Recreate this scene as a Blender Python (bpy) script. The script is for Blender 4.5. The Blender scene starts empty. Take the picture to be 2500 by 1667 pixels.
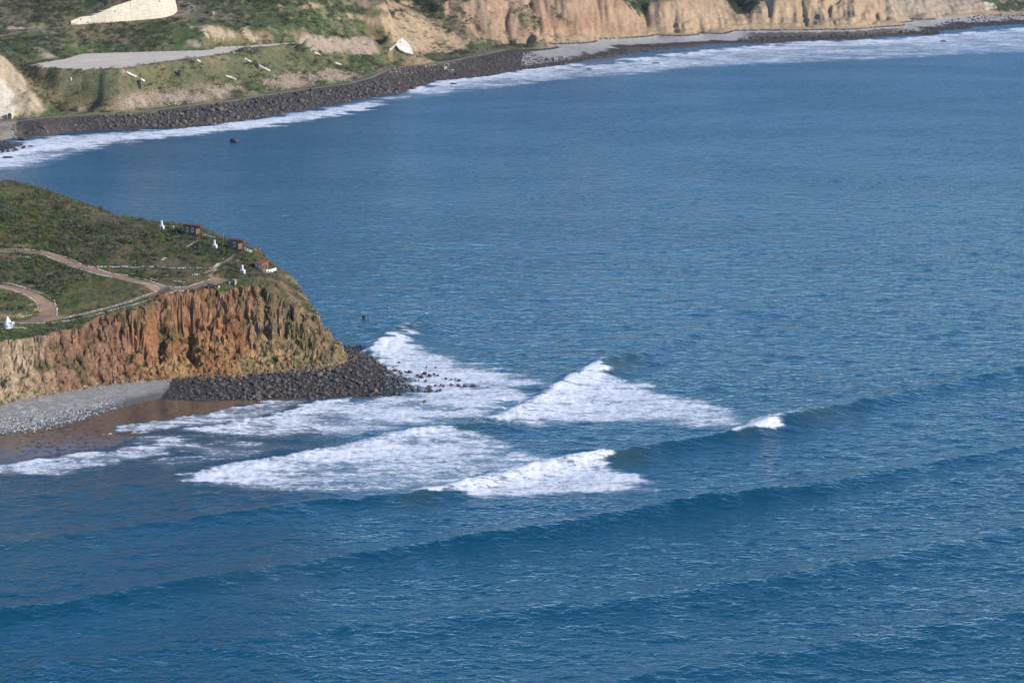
import bpy, math, random
import numpy as np

random.seed(7)
RNG = np.random.default_rng(7)
S = bpy.context.scene
COL = S.collection

# ------------------------------------------------------------------ camera
CAM_H = 191.0
FPX = 5200.0                      # focal length in pixels of the 2500 px wide photograph
PITCH = 0.2206
cam_d = bpy.data.cameras.new('camera')
cam_d.sensor_width = 36.0
cam_d.lens = 36.0 * FPX / 2500.0
cam_d.clip_start = 1.0
cam_d.clip_end = 60000.0
cam = bpy.data.objects.new('camera', cam_d)
COL.objects.link(cam)
cam.location = (0, 0, CAM_H)
cam.rotation_euler = (math.pi / 2 - PITCH, 0, 0)
S.camera = cam

# ------------------------------------------------------------------ sky, sun, exposure
SUN_AZ = math.radians(118)        # from +Y (view direction) towards +X
SUN_EL = math.radians(25)
W = bpy.data.worlds.new('World')
S.world = W
W.use_nodes = True
wn = W.node_tree
sky = wn.nodes.new('ShaderNodeTexSky')
sky.sky_type = 'NISHITA'
sky.sun_disc = False
sky.sun_elevation = SUN_EL
sky.sun_rotation = SUN_AZ
sky.altitude = 100
sky.air_density = 0.9
sky.dust_density = 0.0
sky.ozone_density = 6.0
wn.nodes['Background'].inputs['Strength'].default_value = 0.15
wn.links.new(sky.outputs['Color'], wn.nodes['Background'].inputs['Color'])
sun_d = bpy.data.lights.new('sun', 'SUN')
sun_d.energy = 3.45
sun_d.angle = math.radians(0.5)
sun_d.color = (1.0, 0.90, 0.78)
sun = bpy.data.objects.new('sun', sun_d)
COL.objects.link(sun)
# light travels along local -Z
sun.rotation_euler = (math.pi / 2 - SUN_EL, 0, math.pi - SUN_AZ)
sun.location = (300, -200, 400)
S.view_settings.view_transform = 'Standard'
S.view_settings.look = 'None'
S.view_settings.exposure = 0.6
S.view_settings.gamma = 1.0
S.view_settings.use_curve_mapping = False
S.render.engine = 'CYCLES'
S.cycles.use_denoising = True
S.cycles.max_bounces = 5
S.cycles.diffuse_bounces = 2
S.cycles.glossy_bounces = 2
S.cycles.transmission_bounces = 2
S.cycles.volume_bounces = 0

# ------------------------------------------------------------------ geometry helpers
SP, CP = math.sin(PITCH), math.cos(PITCH)


def P(px, py, z=0.0):
    """point of the place at height z seen at photo position (px, py)"""
    x = (px - 1250.0) / FPX
    y = -(py - 833.5) / FPX
    d = np.array([x, CP + y * SP, -SP + y * CP])
    t = (z - CAM_H) / d[2]
    return np.array([d[0] * t, d[1] * t, z])


def PX(x, y, z):
    zz = z - CAM_H
    f = y * CP - zz * SP
    u = y * SP + zz * CP
    return 1250 + FPX * x / f, 833.5 - FPX * u / f


def W2(pts, z=0.0):
    return np.array([P(p[0], p[1], p[2] if len(p) > 2 else z)[:2] for p in pts])


def _h(ix, iy, iz, seed):
    n = (ix * 374761393 + iy * 668265263 + iz * 2147483647 + seed * 1274126177) & 0xffffffff
    n = ((n ^ (n >> 13)) * 1274126177) & 0xffffffff
    n = (n ^ (n >> 16)) & 0xffffffff
    return n.astype(np.float64) / 4294967295.0


def vnoise(x, y, z=None, seed=0):
    """smooth value noise in [-1,1]"""
    x = np.asarray(x, float); y = np.asarray(y, float)
    ix = np.floor(x).astype(np.int64); iy = np.floor(y).astype(np.int64)
    fx = x - ix; fy = y - iy
    ux = fx * fx * fx * (fx * (fx * 6 - 15) + 10); uy = fy * fy * fy * (fy * (fy * 6 - 15) + 10)
    def plane(iz):
        a = _h(ix, iy, iz, seed); b = _h(ix + 1, iy, iz, seed)
        c = _h(ix, iy + 1, iz, seed); d = _h(ix + 1, iy + 1, iz, seed)
        return (a * (1 - ux) + b * ux) * (1 - uy) + (c * (1 - ux) + d * ux) * uy
    if z is None:
        v = plane(np.zeros_like(ix))
    else:
        z = np.asarray(z, float)
        iz = np.floor(z).astype(np.int64); fz = z - iz
        uz = fz * fz * (3 - 2 * fz)
        v = plane(iz) * (1 - uz) + plane(iz + 1) * uz
    return v * 2 - 1


def fbm(x, y, octv=4, seed=0, gain=0.5, z=None):
    a, s, t = 1.0, 0.0, 0.0
    for o in range(octv):
        k = 2.03 ** o
        s = s + a * vnoise(x * k + 17.3 * o, y * k - 9.1 * o, None if z is None else z * k + 3.7 * o, seed + o * 13)
        t += a; a *= gain
    return s / t * 1.5


def ridged(x, y, octv=4, seed=0, gain=0.5):
    a, s, t = 1.0, 0.0, 0.0
    for o in range(octv):
        k = 2.1 ** o
        s = s + a * (1 - np.abs(vnoise(x * k + 5.7 * o, y * k + 3.1 * o, None, seed + o * 29)) * 1.6)
        t += a; a *= gain
    return np.clip(s / t, 0, 1.2)


def sstep(a, b, x):
    t = np.clip((x - a) / (b - a), 0, 1)
    return t * t * (3 - 2 * t)


def in_poly(x, y, poly):
    r = np.zeros(x.shape, bool)
    n = len(poly)
    for i in range(n):
        x0, y0 = poly[i]; x1, y1 = poly[(i + 1) % n]
        if y0 == y1:
            continue
        c = ((y0 > y) != (y1 > y)) & (x < (x1 - x0) * (y - y0) / (y1 - y0) + x0)
        r ^= c
    return r


def dist_line(x, y, pts, closed=False, ax=1.0, ay=1.0):
    """distance, arc position (index units), signed side (+ = right hand of travel)"""
    best = np.full(x.shape, 1e18); arc = np.zeros(x.shape); side = np.zeros(x.shape)
    n = len(pts)
    for i in range(n if closed else n - 1):
        x0, y0 = pts[i][0] * ax, pts[i][1] * ay
        x1, y1 = pts[(i + 1) % n][0] * ax, pts[(i + 1) % n][1] * ay
        dx, dy = x1 - x0, y1 - y0
        L = dx * dx + dy * dy + 1e-12
        t = np.clip(((x * ax - x0) * dx + (y * ay - y0) * dy) / L, 0, 1)
        ex = x * ax - (x0 + t * dx); ey = y * ay - (y0 + t * dy)
        d = ex * ex + ey * ey
        m = d < best
        best = np.where(m, d, best)
        arc = np.where(m, i + t, arc)
        side = np.where(m, -(dx * ey - dy * ex), side)
    return np.sqrt(best), arc, np.sign(side)


def rbf(ctrl):
    """linear-kernel interpolant of (x,y,z) control points"""
    c = np.array(ctrl, float)
    n = len(c)
    D = np.hypot(c[:, None, 0] - c[None, :, 0], c[:, None, 1] - c[None, :, 1])
    A = np.zeros((n + 3, n + 3))
    A[:n, :n] = D + np.eye(n) * -0.5
    A[:n, n] = 1; A[:n, n + 1] = c[:, 0] / 1000; A[:n, n + 2] = c[:, 1] / 1000
    A[n:, :n] = A[:n, n:].T
    w = np.linalg.solve(A, np.concatenate([c[:, 2], [0, 0, 0]]))
    def f(x, y):
        r = w[n] + w[n + 1] * x / 1000 + w[n + 2] * y / 1000
        for i in range(n):
            r = r + w[i] * np.hypot(x - c[i, 0], y - c[i, 1])
        return r
    return f


def smooth(a, n=1):
    for _ in range(n):
        p = np.pad(a, 1, mode='edge')
        a = (p[1:-1, 1:-1] * 4 + (p[:-2, 1:-1] + p[2:, 1:-1] + p[1:-1, :-2] + p[1:-1, 2:]) * 2
             + p[:-2, :-2] + p[2:, 2:] + p[:-2, 2:] + p[2:, :-2]) / 16
    return a


def mesh_np(name, verts, faces, attrs=None, cols=None, smooth_shade=True):
    """verts (n,3), faces (m,3|4) int, attrs: dict name -> (n,), cols: dict name -> (n,3)"""
    me = bpy.data.meshes.new(name)
    verts = np.ascontiguousarray(verts, np.float32)
    faces = np.ascontiguousarray(faces, np.int32)
    k = faces.shape[1]
    me.vertices.add(len(verts)); me.vertices.foreach_set('co', verts.ravel())
    me.loops.add(faces.size); me.loops.foreach_set('vertex_index', faces.ravel())
    me.polygons.add(len(faces))
    me.polygons.foreach_set('loop_start', np.arange(0, faces.size, k, dtype=np.int32))
    try:
        me.polygons.foreach_set('loop_total', np.full(len(faces), k, np.int32))
    except Exception:
        pass
    me.update(calc_edges=True)
    me.polygons.foreach_set('use_smooth', np.full(len(faces), bool(smooth_shade)))
    for n, v in (attrs or {}).items():
        a = me.attributes.new(n, 'FLOAT', 'POINT'); a.data.foreach_set('value', np.ascontiguousarray(v, np.float32))
    for n, v in (cols or {}).items():
        a = me.attributes.new(n, 'FLOAT_COLOR', 'POINT')
        c = np.ones((len(verts), 4), np.float32); c[:, :3] = v
        a.data.foreach_set('color', c.ravel())
    me.validate()
    return me


def link(name, me, mat=None, parent=None, label=None, cat=None, group=None, kind=None, loc=None, rot=None, scale=None):
    o = bpy.data.objects.new(name, me)
    COL.objects.link(o)
    if mat is not None and me is not None and not me.materials:
        me.materials.append(mat)
    if parent is not None:
        o.parent = parent
    if label: o['label'] = label
    if cat: o['category'] = cat
    if group: o['group'] = group
    if kind: o['kind'] = kind
    if loc is not None: o.location = loc
    if rot is not None: o.rotation_euler = rot
    if scale is not None: o.scale = scale
    return o


def grid_part(name, G, fmask, mat, kind='structure', parent=None, ss=True):
    """cut the faces fmask out of grid G = dict(v=(r,c,3), col=(r,c,3))"""
    r, c = G['v'].shape[:2]
    idx = np.arange(r * c).reshape(r, c)
    q = np.stack([idx[:-1, :-1], idx[:-1, 1:], idx[1:, 1:], idx[1:, :-1]], -1)[fmask]
    used = np.unique(q)
    remap = np.full(r * c, -1, np.int64); remap[used] = np.arange(len(used))
    v = G['v'].reshape(-1, 3)[used]
    cols = {'col': G['col'].reshape(-1, 3)[used]}
    me = mesh_np(name, v, remap[q], cols=cols, smooth_shade=ss)
    return link(name, me, mat, parent, kind=kind)


# ------------------------------------------------------------------ materials
class NT:
    def __init__(self, name):
        self.m = bpy.data.materials.new(name)
        self.m.use_nodes = True
        self.t = self.m.node_tree
        self.b = self.t.nodes['Principled BSDF']
        self.out = self.t.nodes['Material Output']

    def n(self, typ, **kw):
        nd = self.t.nodes.new(typ)
        for k, v in kw.items():
            if k.startswith('i_'):
                nd.inputs[k[2:].replace('_', ' ')].default_value = v
            else:
                setattr(nd, k, v)
        return nd

    def l(self, a, b):
        self.t.links.new(a, b)

    def math(self, op, a, b=None, clamp=False):
        nd = self.n('ShaderNodeMath', operation=op); nd.use_clamp = clamp
        for i, v in enumerate((a, b)):
            if v is None: continue
            if hasattr(v, 'is_output'): self.l(v, nd.inputs[i])
            else: nd.inputs[i].default_value = v
        return nd.outputs[0]

    def noise(self, scale, detail=3.0, rough=0.55, vec=None, w=None, sxyz=None, rot=None, dist=0.0):
        nd = self.n('ShaderNodeTexNoise'); nd.inputs['Scale'].default_value = scale
        nd.inputs['Detail'].default_value = detail; nd.inputs['Roughness'].default_value = rough
        nd.inputs['Distortion'].default_value = dist
        src = vec if vec is not None else self.geo()
        if sxyz or rot:
            mp = self.n('ShaderNodeMapping')
            if sxyz: mp.inputs['Scale'].default_value = sxyz
            if rot: mp.inputs['Rotation'].default_value = rot
            self.l(src, mp.inputs['Vector']); src = mp.outputs[0]
        self.l(src, nd.inputs['Vector'])
        return nd.outputs['Fac']

    def geo(self):
        if not hasattr(self, '_g'):
            self._g = self.n('ShaderNodeNewGeometry').outputs['Position']
        return self._g

    def obj(self):
        return self.n('ShaderNodeTexCoord').outputs['Object']

    def ramp(self, fac, a, b, lo=0.0, hi=1.0):
        nd = self.n('ShaderNodeMapRange'); nd.interpolation_type = 'SMOOTHSTEP'
        self.l(fac, nd.inputs['Value'])
        for k, v in (('From Min', a), ('From Max', b), ('To Min', lo), ('To Max', hi)):
            if hasattr(v, 'is_output'): self.l(v, nd.inputs[k])
            else: nd.inputs[k].default_value = v
        return nd.outputs[0]

    def mix(self, fac, a, b, blend='MIX'):
        nd = self.n('ShaderNodeMix', data_type='RGBA', blend_type=blend)
        for s, v in ((nd.inputs[0], fac), (nd.inputs[6], a), (nd.inputs[7], b)):
            if hasattr(v, 'is_output'): self.l(v, s)
            elif isinstance(v, (int, float)): s.default_value = v
            else: s.default_value = (*v[:3], 1)
        return nd.outputs[2]

    def bump(self, h, strength, distance, normal=None):
        nd = self.n('ShaderNodeBump'); nd.inputs['Strength'].default_value = strength
        nd.inputs['Distance'].default_value = distance
        self.l(h, nd.inputs['Height'])
        if normal is not None: self.l(normal, nd.inputs['Normal'])
        return nd.outputs[0]


def mat_attr(name, rough=0.95, amp=0.35, scale=0.6, bump=0.5, bdist=0.4, spec=0.15, streak=None):
    """surface whose base colour comes from the 'col' attribute, broken up by noise"""
    k = NT(name)
    at = k.n('ShaderNodeAttribute', attribute_name='col')
    n1 = k.noise(scale, 5.0, 0.65)
    n2 = k.noise(scale * 5.3, 3.0, 0.6)
    f = k.math('MULTIPLY', k.math('ADD', n1, n2), 0.5)
    if streak:
        n3 = k.noise(1.0, 3.0, 0.6, sxyz=streak)
        f = k.math('ADD', k.math('MULTIPLY', f, 0.6), k.math('MULTIPLY', n3, 0.4))
    v = k.ramp(f, 0.3, 0.7, 1 - amp, 1 + amp)
    c = k.mix(1.0, at.outputs['Color'], k.mix(1.0, (1, 1, 1), v, 'MULTIPLY'), 'MULTIPLY')
    k.l(c, k.b.inputs['Base Color'])
    k.b.inputs['Roughness'].default_value = rough
    k.b.inputs['Specular IOR Level'].default_value = spec
    k.l(k.bump(f, bump, bdist), k.b.inputs['Normal'])
    return k.m


def mat_plain(name, col, rough=0.85, amp=0.2, scale=2.0, bump=0.2, bdist=0.05, spec=0.3, objspace=True, var=None):
    k = NT(name)
    n1 = k.noise(scale, 4.0, 0.6, vec=k.obj() if objspace else None)
    v = k.ramp(n1, 0.3, 0.7, 1 - amp, 1 + amp)
    if var:
        oi = k.n('ShaderNodeObjectInfo')
        v = k.math('MULTIPLY', v, k.ramp(oi.outputs['Random'], 0.0, 1.0, 1 - var, 1 + var))
    c = k.mix(1.0, col, k.mix(1.0, (1, 1, 1), v, 'MULTIPLY'), 'MULTIPLY')
    k.l(c, k.b.inputs['Base Color'])
    k.b.inputs['Roughness'].default_value = rough
    k.b.inputs['Specular IOR Level'].default_value = spec
    k.l(k.bump(n1, bump, bdist), k.b.inputs['Normal'])
    return k.m


# ================================================================== SEA
# crest lines of the swell: (photo x, photo y, crest height m); built as real ridges of water
CRESTS = [
    # S1: outer line, breaking in the middle
    dict(p=[(-500, 1400, .6), (0, 1327, 1.0), (160, 1304, 1.0), (400, 1270, .8), (600, 1246, .9), (780, 1220, 1.1), (930, 1211, 1.3),
            (1000, 1205, 1.6), (1100, 1187, 1.7), (1200, 1160, 1.9), (1300, 1136, 2.1), (1400, 1115, 2.3), (1470, 1103, 2.6),
            (1530, 1100, 2.4), (1620, 1084, 1.9), (1720, 1066, 1.7), (1800, 1050, 1.9), (1870, 1029, 2.3), (1930, 1010, 2.6), (1985, 1000, 2.2),
            (2060, 988, 1.6), (2200, 957, 1.1), (2350, 925, .8), (2600, 870, .5), (3000, 780, .4)], back=5.8, front=5, k=1.2),
    # S2: unbroken swell in front
    dict(p=[(-500, 1580, .7), (0, 1490, 1.1), (150, 1478, 1.1), (300, 1445, 1.2), (450, 1421, 1.2), (600, 1396, 1.0), (800, 1366, 1.0),
            (1000, 1336, 1.1), (1200, 1302, 1.3), (1400, 1275, 1.5), (1600, 1240, 1.7), (1710, 1219, 2.0), (1860, 1199, 1.7),
            (2000, 1185, 1.2), (2200, 1148, .9), (2500, 1090, .7), (2900, 1010, .5)], back=5.5, front=8, k=1.7),
    # S3
    dict(p=[(-500, 1730, .4), (0, 1640, .5), (500, 1570, .5), (900, 1530, .5), (1200, 1500, .7), (1500, 1470, .8), (1730, 1438, .9),
            (2000, 1390, .9), (2250, 1345, .7), (2500, 1290, .6), (2900, 1220, .4)], back=8, front=10, k=1.6),
    dict(p=[(900, 1760, .4), (1400, 1680, .5), (1900, 1600, .6), (2300, 1530, .6), (2700, 1450, .5)], back=8, front=10, k=1.6),
    dict(p=[(2000, 1240, .35), (2250, 1190, .5), (2500, 1140, .5), (2800, 1080, .4)], back=12, front=8),
    # S0: inner line: left part broken, middle shoulder, big peeling peak
    dict(p=[(390, 1166, .8), (480, 1155, 1.0), (600, 1131, 1.1), (700, 1113, 1.2), (800, 1096, 1.2), (870, 1083, 1.2), (940, 1066, 1.3),
            (1030, 1045, 1.4), (1100, 1036, 1.9), (1150, 1031, 2.0), (1210, 1015, 1.7), (1300, 982, 1.9), (1360, 940, 2.2),
            (1420, 903, 2.6), (1460, 884, 3.0), (1495, 862, 3.4), (1520, 862, 3.0), (1560, 858, 2.0), (1620, 835, 1.2), (1700, 800, .8), (1850, 740, .5), (2100, 660, .3)], back=9, front=4),
    # point breaker
    dict(p=[(905, 858, .9), (925, 836, 1.4), (950, 812, 1.9), (975, 795, 2.4), (1000, 783, 2.9), (1022, 786, 2.2), (1060, 783, 1.2), (1150, 760, .6), (1300, 715, .3)], back=9, front=4),
    # small inner lines at the beach
    dict(p=[(-300, 1160, .4), (0, 1136, .25), (100, 1122, .3), (200, 1107, .3), (300, 1094, .3), (392, 1084, .4)], back=7, front=3),
    dict(p=[(-300, 1260, .4), (0, 1212, .5), (100, 1205, .55), (230, 1190, .5), (330, 1175, .7), (400, 1166, .8)], back=9, front=4),
    dict(p=[(425, 1050, .3), (480, 1043, .6), (560, 1037, .6), (640, 1020, .6), (710, 1003, .7), (760, 980, .6), (830, 968, .3)], back=7, front=3),
    dict(p=[(262, 1058, .2), (300, 1038, .35), (400, 1029, .4), (480, 1014, .35), (560, 999, .3), (640, 982, .3)], back=5, front=2.5),
    # far shore break
    dict(p=[(-200, 398, .7), (0, 378, .9), (47, 369, .9), (126, 352, .9), (217, 341, .9), (361, 327, .8), (470, 314, .8), (578, 300, .8), (687, 289, .7), (780, 281, .7), (849, 270, .6), (900, 262, .4)], back=10, front=5),
    dict(p=[(1380, 175, .4), (1423, 166, .7), (1500, 150, .8), (1600, 137, .8), (1700, 126, .8), (1800, 116, .8), (1925, 105, .8), (2005, 101, .6)], back=12, front=6),
    dict(p=[(2000, 106, .4), (2095, 101, .5), (2200, 97, .5), (2310, 84, .7), (2400, 76, .9), (2520, 68, .9)], back=12, front=6),
    dict(p=[(900, 300, .3), (1000, 277, .5), (1200, 262, .5), (1400, 245, .4)], back=8, front=10, k=1.6),
    dict(p=[(1000, 330, .2), (1300, 300, .35), (1600, 265, .35), (2000, 215, .35), (2500, 165, .35)], back=22, front=16),
    dict(p=[(1500, 330, .2), (1900, 285, .3), (2200, 250, .3), (2500, 225, .3)], back=24, front=16),
]
# foam: polygon, its leading line, density at the line, density far from it, fall-off in m
FOAM = [
    ('tip', [(1014, 780), (985, 785), (955, 803), (925, 828), (898, 856), (905, 880), (940, 905), (975, 930), (985, 958), (930, 963), (850, 967), (780, 973), (735, 983), (690, 1003), (600, 1030),
             (500, 1043), (425, 1052), (560, 1066), (700, 1068), (860, 1072), (960, 1056), (1100, 1042), (1200, 1018), (1290, 980), (1350, 936), (1330, 924), (1240, 905), (1185, 880),
             (1100, 866), (1045, 848), (1003, 832), (986, 805), (995, 795)],
     [(1012, 782), (985, 788), (958, 804), (930, 830), (903, 858), (935, 895)], 1.0, .78, 45, 2.0),
    ('inner', [(258, 1066), (266, 1046), (300, 1037), (400, 1029), (480, 1014), (560, 999), (640, 980), (690, 972), (760, 975), (700, 1000), (600, 1028), (500, 1040), (420, 1046), (350, 1055), (320, 1066), (290, 1075)],
     [(262, 1058), (300, 1038), (400, 1029), (480, 1014), (560, 999), (640, 982)], .95, .52, 9, .8),
    ('inner2', [(425, 1052), (480, 1042), (560, 1036), (640, 1019), (710, 1002), (770, 976), (850, 967), (850, 1000), (800, 1066), (650, 1068), (520, 1062)],
     [(425, 1050), (480, 1043), (560, 1037), (640, 1020), (710, 1003), (760, 980), (900, 965)], .97, .62, 14, 1.0),
    ('beachwave', [(-400, 1180), (0, 1136), (100, 1122), (200, 1107), (300, 1094), (394, 1083), (430, 1092), (400, 1110), (300, 1125), (240, 1140), (180, 1157), (100, 1166), (0, 1164), (-400, 1220)],
     [(-400, 1180), (0, 1137), (100, 1123), (200, 1108), (300, 1095), (392, 1085)], .86, .5, 10, 1.0),
    ('lace', [(380, 1070), (430, 1055), (520, 1066), (700, 1072), (820, 1082), (760, 1100), (640, 1118), (520, 1140), (400, 1150), (300, 1148), (260, 1138), (420, 1110), (400, 1090)],
     [(380, 1072), (430, 1080)], .7, .52, 12, 3.0),
    ('lace2', [(230, 1075), (420, 1062), (470, 1075), (420, 1090), (395, 1080), (300, 1085)], [(370, 1075), (400, 1083)], .6, .34, 8, 2.0),
    ('C', [(380, 1166), (480, 1153), (600, 1129), (700, 1111), (800, 1094), (860, 1082), (940, 1064), (1030, 1043), (1085, 1038), (1120, 1056), (1190, 1064), (1240, 1072), (1320, 1100), (1395, 1122), (1340, 1140),
           (1250, 1160), (1150, 1182), (1050, 1198), (980, 1210), (850, 1210), (700, 1201), (560, 1190), (470, 1179)],
     [(388, 1166), (480, 1155), (600, 1131), (700, 1113), (800, 1096), (860, 1084), (940, 1066), (1030, 1046), (1080, 1040)], 1.0, .70, 16, 1.3),
    ('B', [(1140, 1034), (1200, 1015), (1300, 978), (1370, 930), (1420, 898), (1450, 885), (1470, 891), (1476, 908), (1535, 924), (1590, 934), (1650, 962), (1765, 985), (1850, 1026), (1815, 1048), (1700, 1047),
           (1600, 1037), (1400, 1035), (1250, 1041)],
     [(1140, 1036), (1200, 1018), (1300, 981), (1370, 933), (1420, 901), (1465, 890), (1480, 905)], 1.0, .88, 24, 1.3),
    ('lip', [(1455, 886), (1475, 872), (1500, 858), (1512, 860), (1500, 868), (1478, 880), (1465, 892)], [(1460, 884), (1500, 860)], .75, .6, 5, 1.5),
    ('D', [(1000, 1207), (1100, 1184), (1200, 1154), (1300, 1133), (1400, 1112), (1460, 1101), (1522, 1098), (1510, 1110), (1490, 1122), (1500, 1135), (1560, 1150), (1640, 1173), (1585, 1186), (1610, 1197),
           (1500, 1208), (1400, 1211), (1250, 1217), (1100, 1211), (1030, 1214)],
     [(1005, 1206), (1100, 1186), (1200, 1156), (1300, 1135), (1400, 1114), (1460, 1103), (1515, 1100)], 1.0, .86, 18, 1.1),
    ('E', [(1770, 1060), (1820, 1040), (1860, 1022), (1900, 1008), (1945, 1002), (1940, 1016), (1905, 1030), (1915, 1046), (1850, 1056), (1780, 1070)],
     [(1790, 1054), (1850, 1036), (1900, 1016), (1935, 1006)], 1.0, .9, 10, .9),
    ('E2', [(1890, 1030), (1960, 1022), (1995, 1014), (2000, 1018), (1960, 1030), (1900, 1040)], [(1890, 1034), (1990, 1016)], .5, .36, 6, 1.5),
    ('farL', [(-300, 400), (0, 372), (60, 332), (150, 328), (300, 322), (450, 313), (600, 296), (740, 272), (850, 250), (1010, 224), (1060, 228), (960, 252), (880, 276), (800, 292), (700, 306),
              (600, 321), (450, 336), (330, 347), (262, 362), (180, 386), (80, 409), (0, 417), (-300, 450)],
     [(-200, 396), (0, 378), (47, 369), (126, 352), (217, 341), (361, 327), (470, 314), (578, 300), (687, 289), (780, 281), (849, 270), (900, 262)], 1.0, .68, 34, 3.0),
    ('farM', [(1000, 215), (1060, 196), (1210, 180), (1290, 164), (1400, 155), (1500, 140), (1560, 128), (1420, 168), (1500, 152), (1500, 186), (1300, 208), (1200, 218), (1100, 236), (1000, 252)],
     [(1003, 222), (1040, 208), (1140, 193), (1204, 187), (1290, 170), (1400, 160)], 1.0, .58, 26, 4.0),
    ('farR', [(1410, 168), (1500, 149), (1600, 136), (1700, 125), (1800, 115), (1925, 104), (2100, 98), (2300, 86), (2520, 66), (2700, 50), (2700, 120), (2500, 131), (2300, 141), (2100, 150), (1900, 158), (1700, 170), (1500, 190), (1420, 196)],
     [(1423, 166), (1500, 150), (1600, 137), (1700, 126), (1800, 116), (1925, 105), (2005, 102), (2095, 100), (2200, 97), (2310, 86), (2400, 77), (2520, 68)], 1.0, .60, 36, 5.0),
    ('fleck', [(230, 1330), (330, 1325), (420, 1355), (460, 1395), (380, 1400), (280, 1365)], [(300, 1345), (400, 1370)], .34, .22, 12, 6.0),
    ('fleck2', [(520, 1400), (700, 1370), (740, 1385), (600, 1415), (480, 1430)], [(560, 1405), (680, 1385)], .33, .24, 6, 4.0),
    ('fleck3', [(340, 1225), (420, 1215), (430, 1235), (360, 1240)], [(360, 1230), (420, 1225)], .3, .22, 6, 5.0),
    ('shoulder', [(790, 1092), (870, 1078), (910, 1075), (880, 1092), (800, 1105)], [(800, 1095), (880, 1080)], .5, .34, 6, 2.0),
    ('streakline', [(100, 1205), (230, 1188), (330, 1172), (340, 1178), (230, 1196), (110, 1212), (0, 1218), (0, 1212)], [(100, 1207), (230, 1191), (330, 1175)], .42, .30, 4, 1.5),
]
# clear green water: thin walls of the breaking shoulders (photo x, y, radius m, strength)
THIN = [(1510, 890, 11, 1.0), (1535, 880, 9, .6), (1012, 800, 9, 1.0), (1030, 812, 8, .5), (1100, 1046, 8, .7), (1140, 1042, 9, .6), (1515, 1112, 9, .9), (1560, 1104, 9, .45),
        (1985, 1012, 10, .8), (2030, 1002, 10, .6), (1820, 1050, 8, .6), (860, 1090, 9, .8), (900, 1084, 9, .7), (420, 1176, 10, .6), (1010, 1212, 8, .6), (390, 1172, 12, .4), (250, 1195, 14, .4),
        (50, 1335, 16, .35), (150, 1318, 16, .35), (640, 1400, 18, .3), (480, 1062, 8, .5), (520, 1062, 8, .4)]

rows_d = np.concatenate([np.linspace(1.2, .40, 14)[:-1], np.linspace(.40, .055, 710), [.05, .045, .04, .034, .028, .022, .016, .011, .008, .005]])
rowY = CAM_H / np.tan(rows_d)
colu = np.concatenate([-np.geomspace(9.0, .28, 12)[:-1], np.linspace(-.262, .262, 725), np.geomspace(.28, 9.0, 12)[1:]])
SY = rowY[:, None] * np.ones(len(colu))[None, :]
SX = rowY[:, None] * colu[None, :]
sea_z = 0.16 * fbm(SX / 26, SY / 15, 2, 3) + 0.16 * fbm(SX / 9 + SY / 30, SY / 5.5, 2, 5) + 0.11 * fbm(SX / 5.2 - SY / 40, SY / 3.3, 2, 8) * sstep(1500, 800, SY)
far_fade = sstep(3500, 2500, SY)
sea_z *= far_fade
sea_thin = np.zeros_like(sea_z)
sea_rough = np.zeros_like(sea_z)
inview = (SY > 300) & (SY < 3300) & (np.abs(SX) < SY * .30)
ii = np.where(inview)
vx, vy = SX[ii], SY[ii]
add = np.zeros_like(vx)
wob = 1.2 * fbm(vx / 22, vy / 22, 3, 21)
lip = np.zeros_like(vx)
for cr in CRESTS:
    w = np.array([P(a, b, h * .9) for a, b, h in cr['p']])
    lo, hi = w.min(0) - 60, w.max(0) + 60
    m = (vx > lo[0]) & (vx < hi[0]) & (vy > lo[1]) & (vy < hi[1])
    x_, y_ = vx[m], vy[m]
    d, arc, side = dist_line(x_ + wob[m] * .4, y_ + wob[m], w)
    amps = np.array([q[2] for q in cr['p']]) * cr.get('k', 1.0)
    amp = np.interp(arc, np.arange(len(amps)), amps)
    amp = amp * np.where((arc <= 0) | (arc >= len(amps) - 1), 0.0 if len(amps) < 2 else .75, 1.0)
    amp = amp * (1 + .16 * fbm(x_ / 7, y_ / 7, 3, 33))
    cam_side = side > 0
    Ls = np.where(cam_side, cr['back'], cr['front'])
    prof = np.where(cam_side, np.exp(-(d / Ls) ** 1.35), np.exp(-(d / Ls) ** 2))
    trough = np.where(~cam_side, -.18 * np.exp(-((d - 2.4 * cr['front']) / (1.4 * cr['front'])) ** 2), -.12 * np.exp(-((d - 2.6 * cr['back']) / (1.2 * cr['back'])) ** 2))
    add[m] = np.maximum(add[m], amp * prof) + amp * trough
fo = np.zeros_like(vx)
for name, poly, front, vf, vb, L, soft in FOAM:
    w = W2(poly); fr = W2(front)
    lo, hi = w.min(0) - 30, w.max(0) + 30
    m = (vx > lo[0]) & (vx < hi[0]) & (vy > lo[1]) & (vy < hi[1])
    x_, y_ = vx[m], vy[m]
    # uneven outline: fingers that run along the view's cross direction
    jx = x_ + soft * 4.5 * fbm(x_ / 22, y_ / 4, 3, 51); jy = y_ + soft * 2.2 * fbm(x_ / 9, y_ / 7, 3, 52)
    ins = in_poly(jx, jy, w)
    de, _, _ = dist_line(jx, jy, w, closed=True, ax=.6, ay=.5)
    df, _, sd = dist_line(x_, y_, fr)
    sf_ = soft * (1 + np.minimum(df, 40) / 18.0)
    edge = np.where(ins, sstep(-sf_ * .5, sf_ * 1.2, de), sstep(-sf_ * .5, sf_ * 1.2, -de))
    val = vb + (vf - vb) * np.exp(-df / L)
    val = val * (1 + .22 * fbm(x_ / 30, y_ / 22, 3, 77) * (val < .9))
    fo[m] = np.maximum(fo[m], edge * val)
    if vf > .9:
        lip[m] = np.maximum(lip[m], edge * np.exp(-df / 4.0))
th = np.zeros_like(vx)
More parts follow.
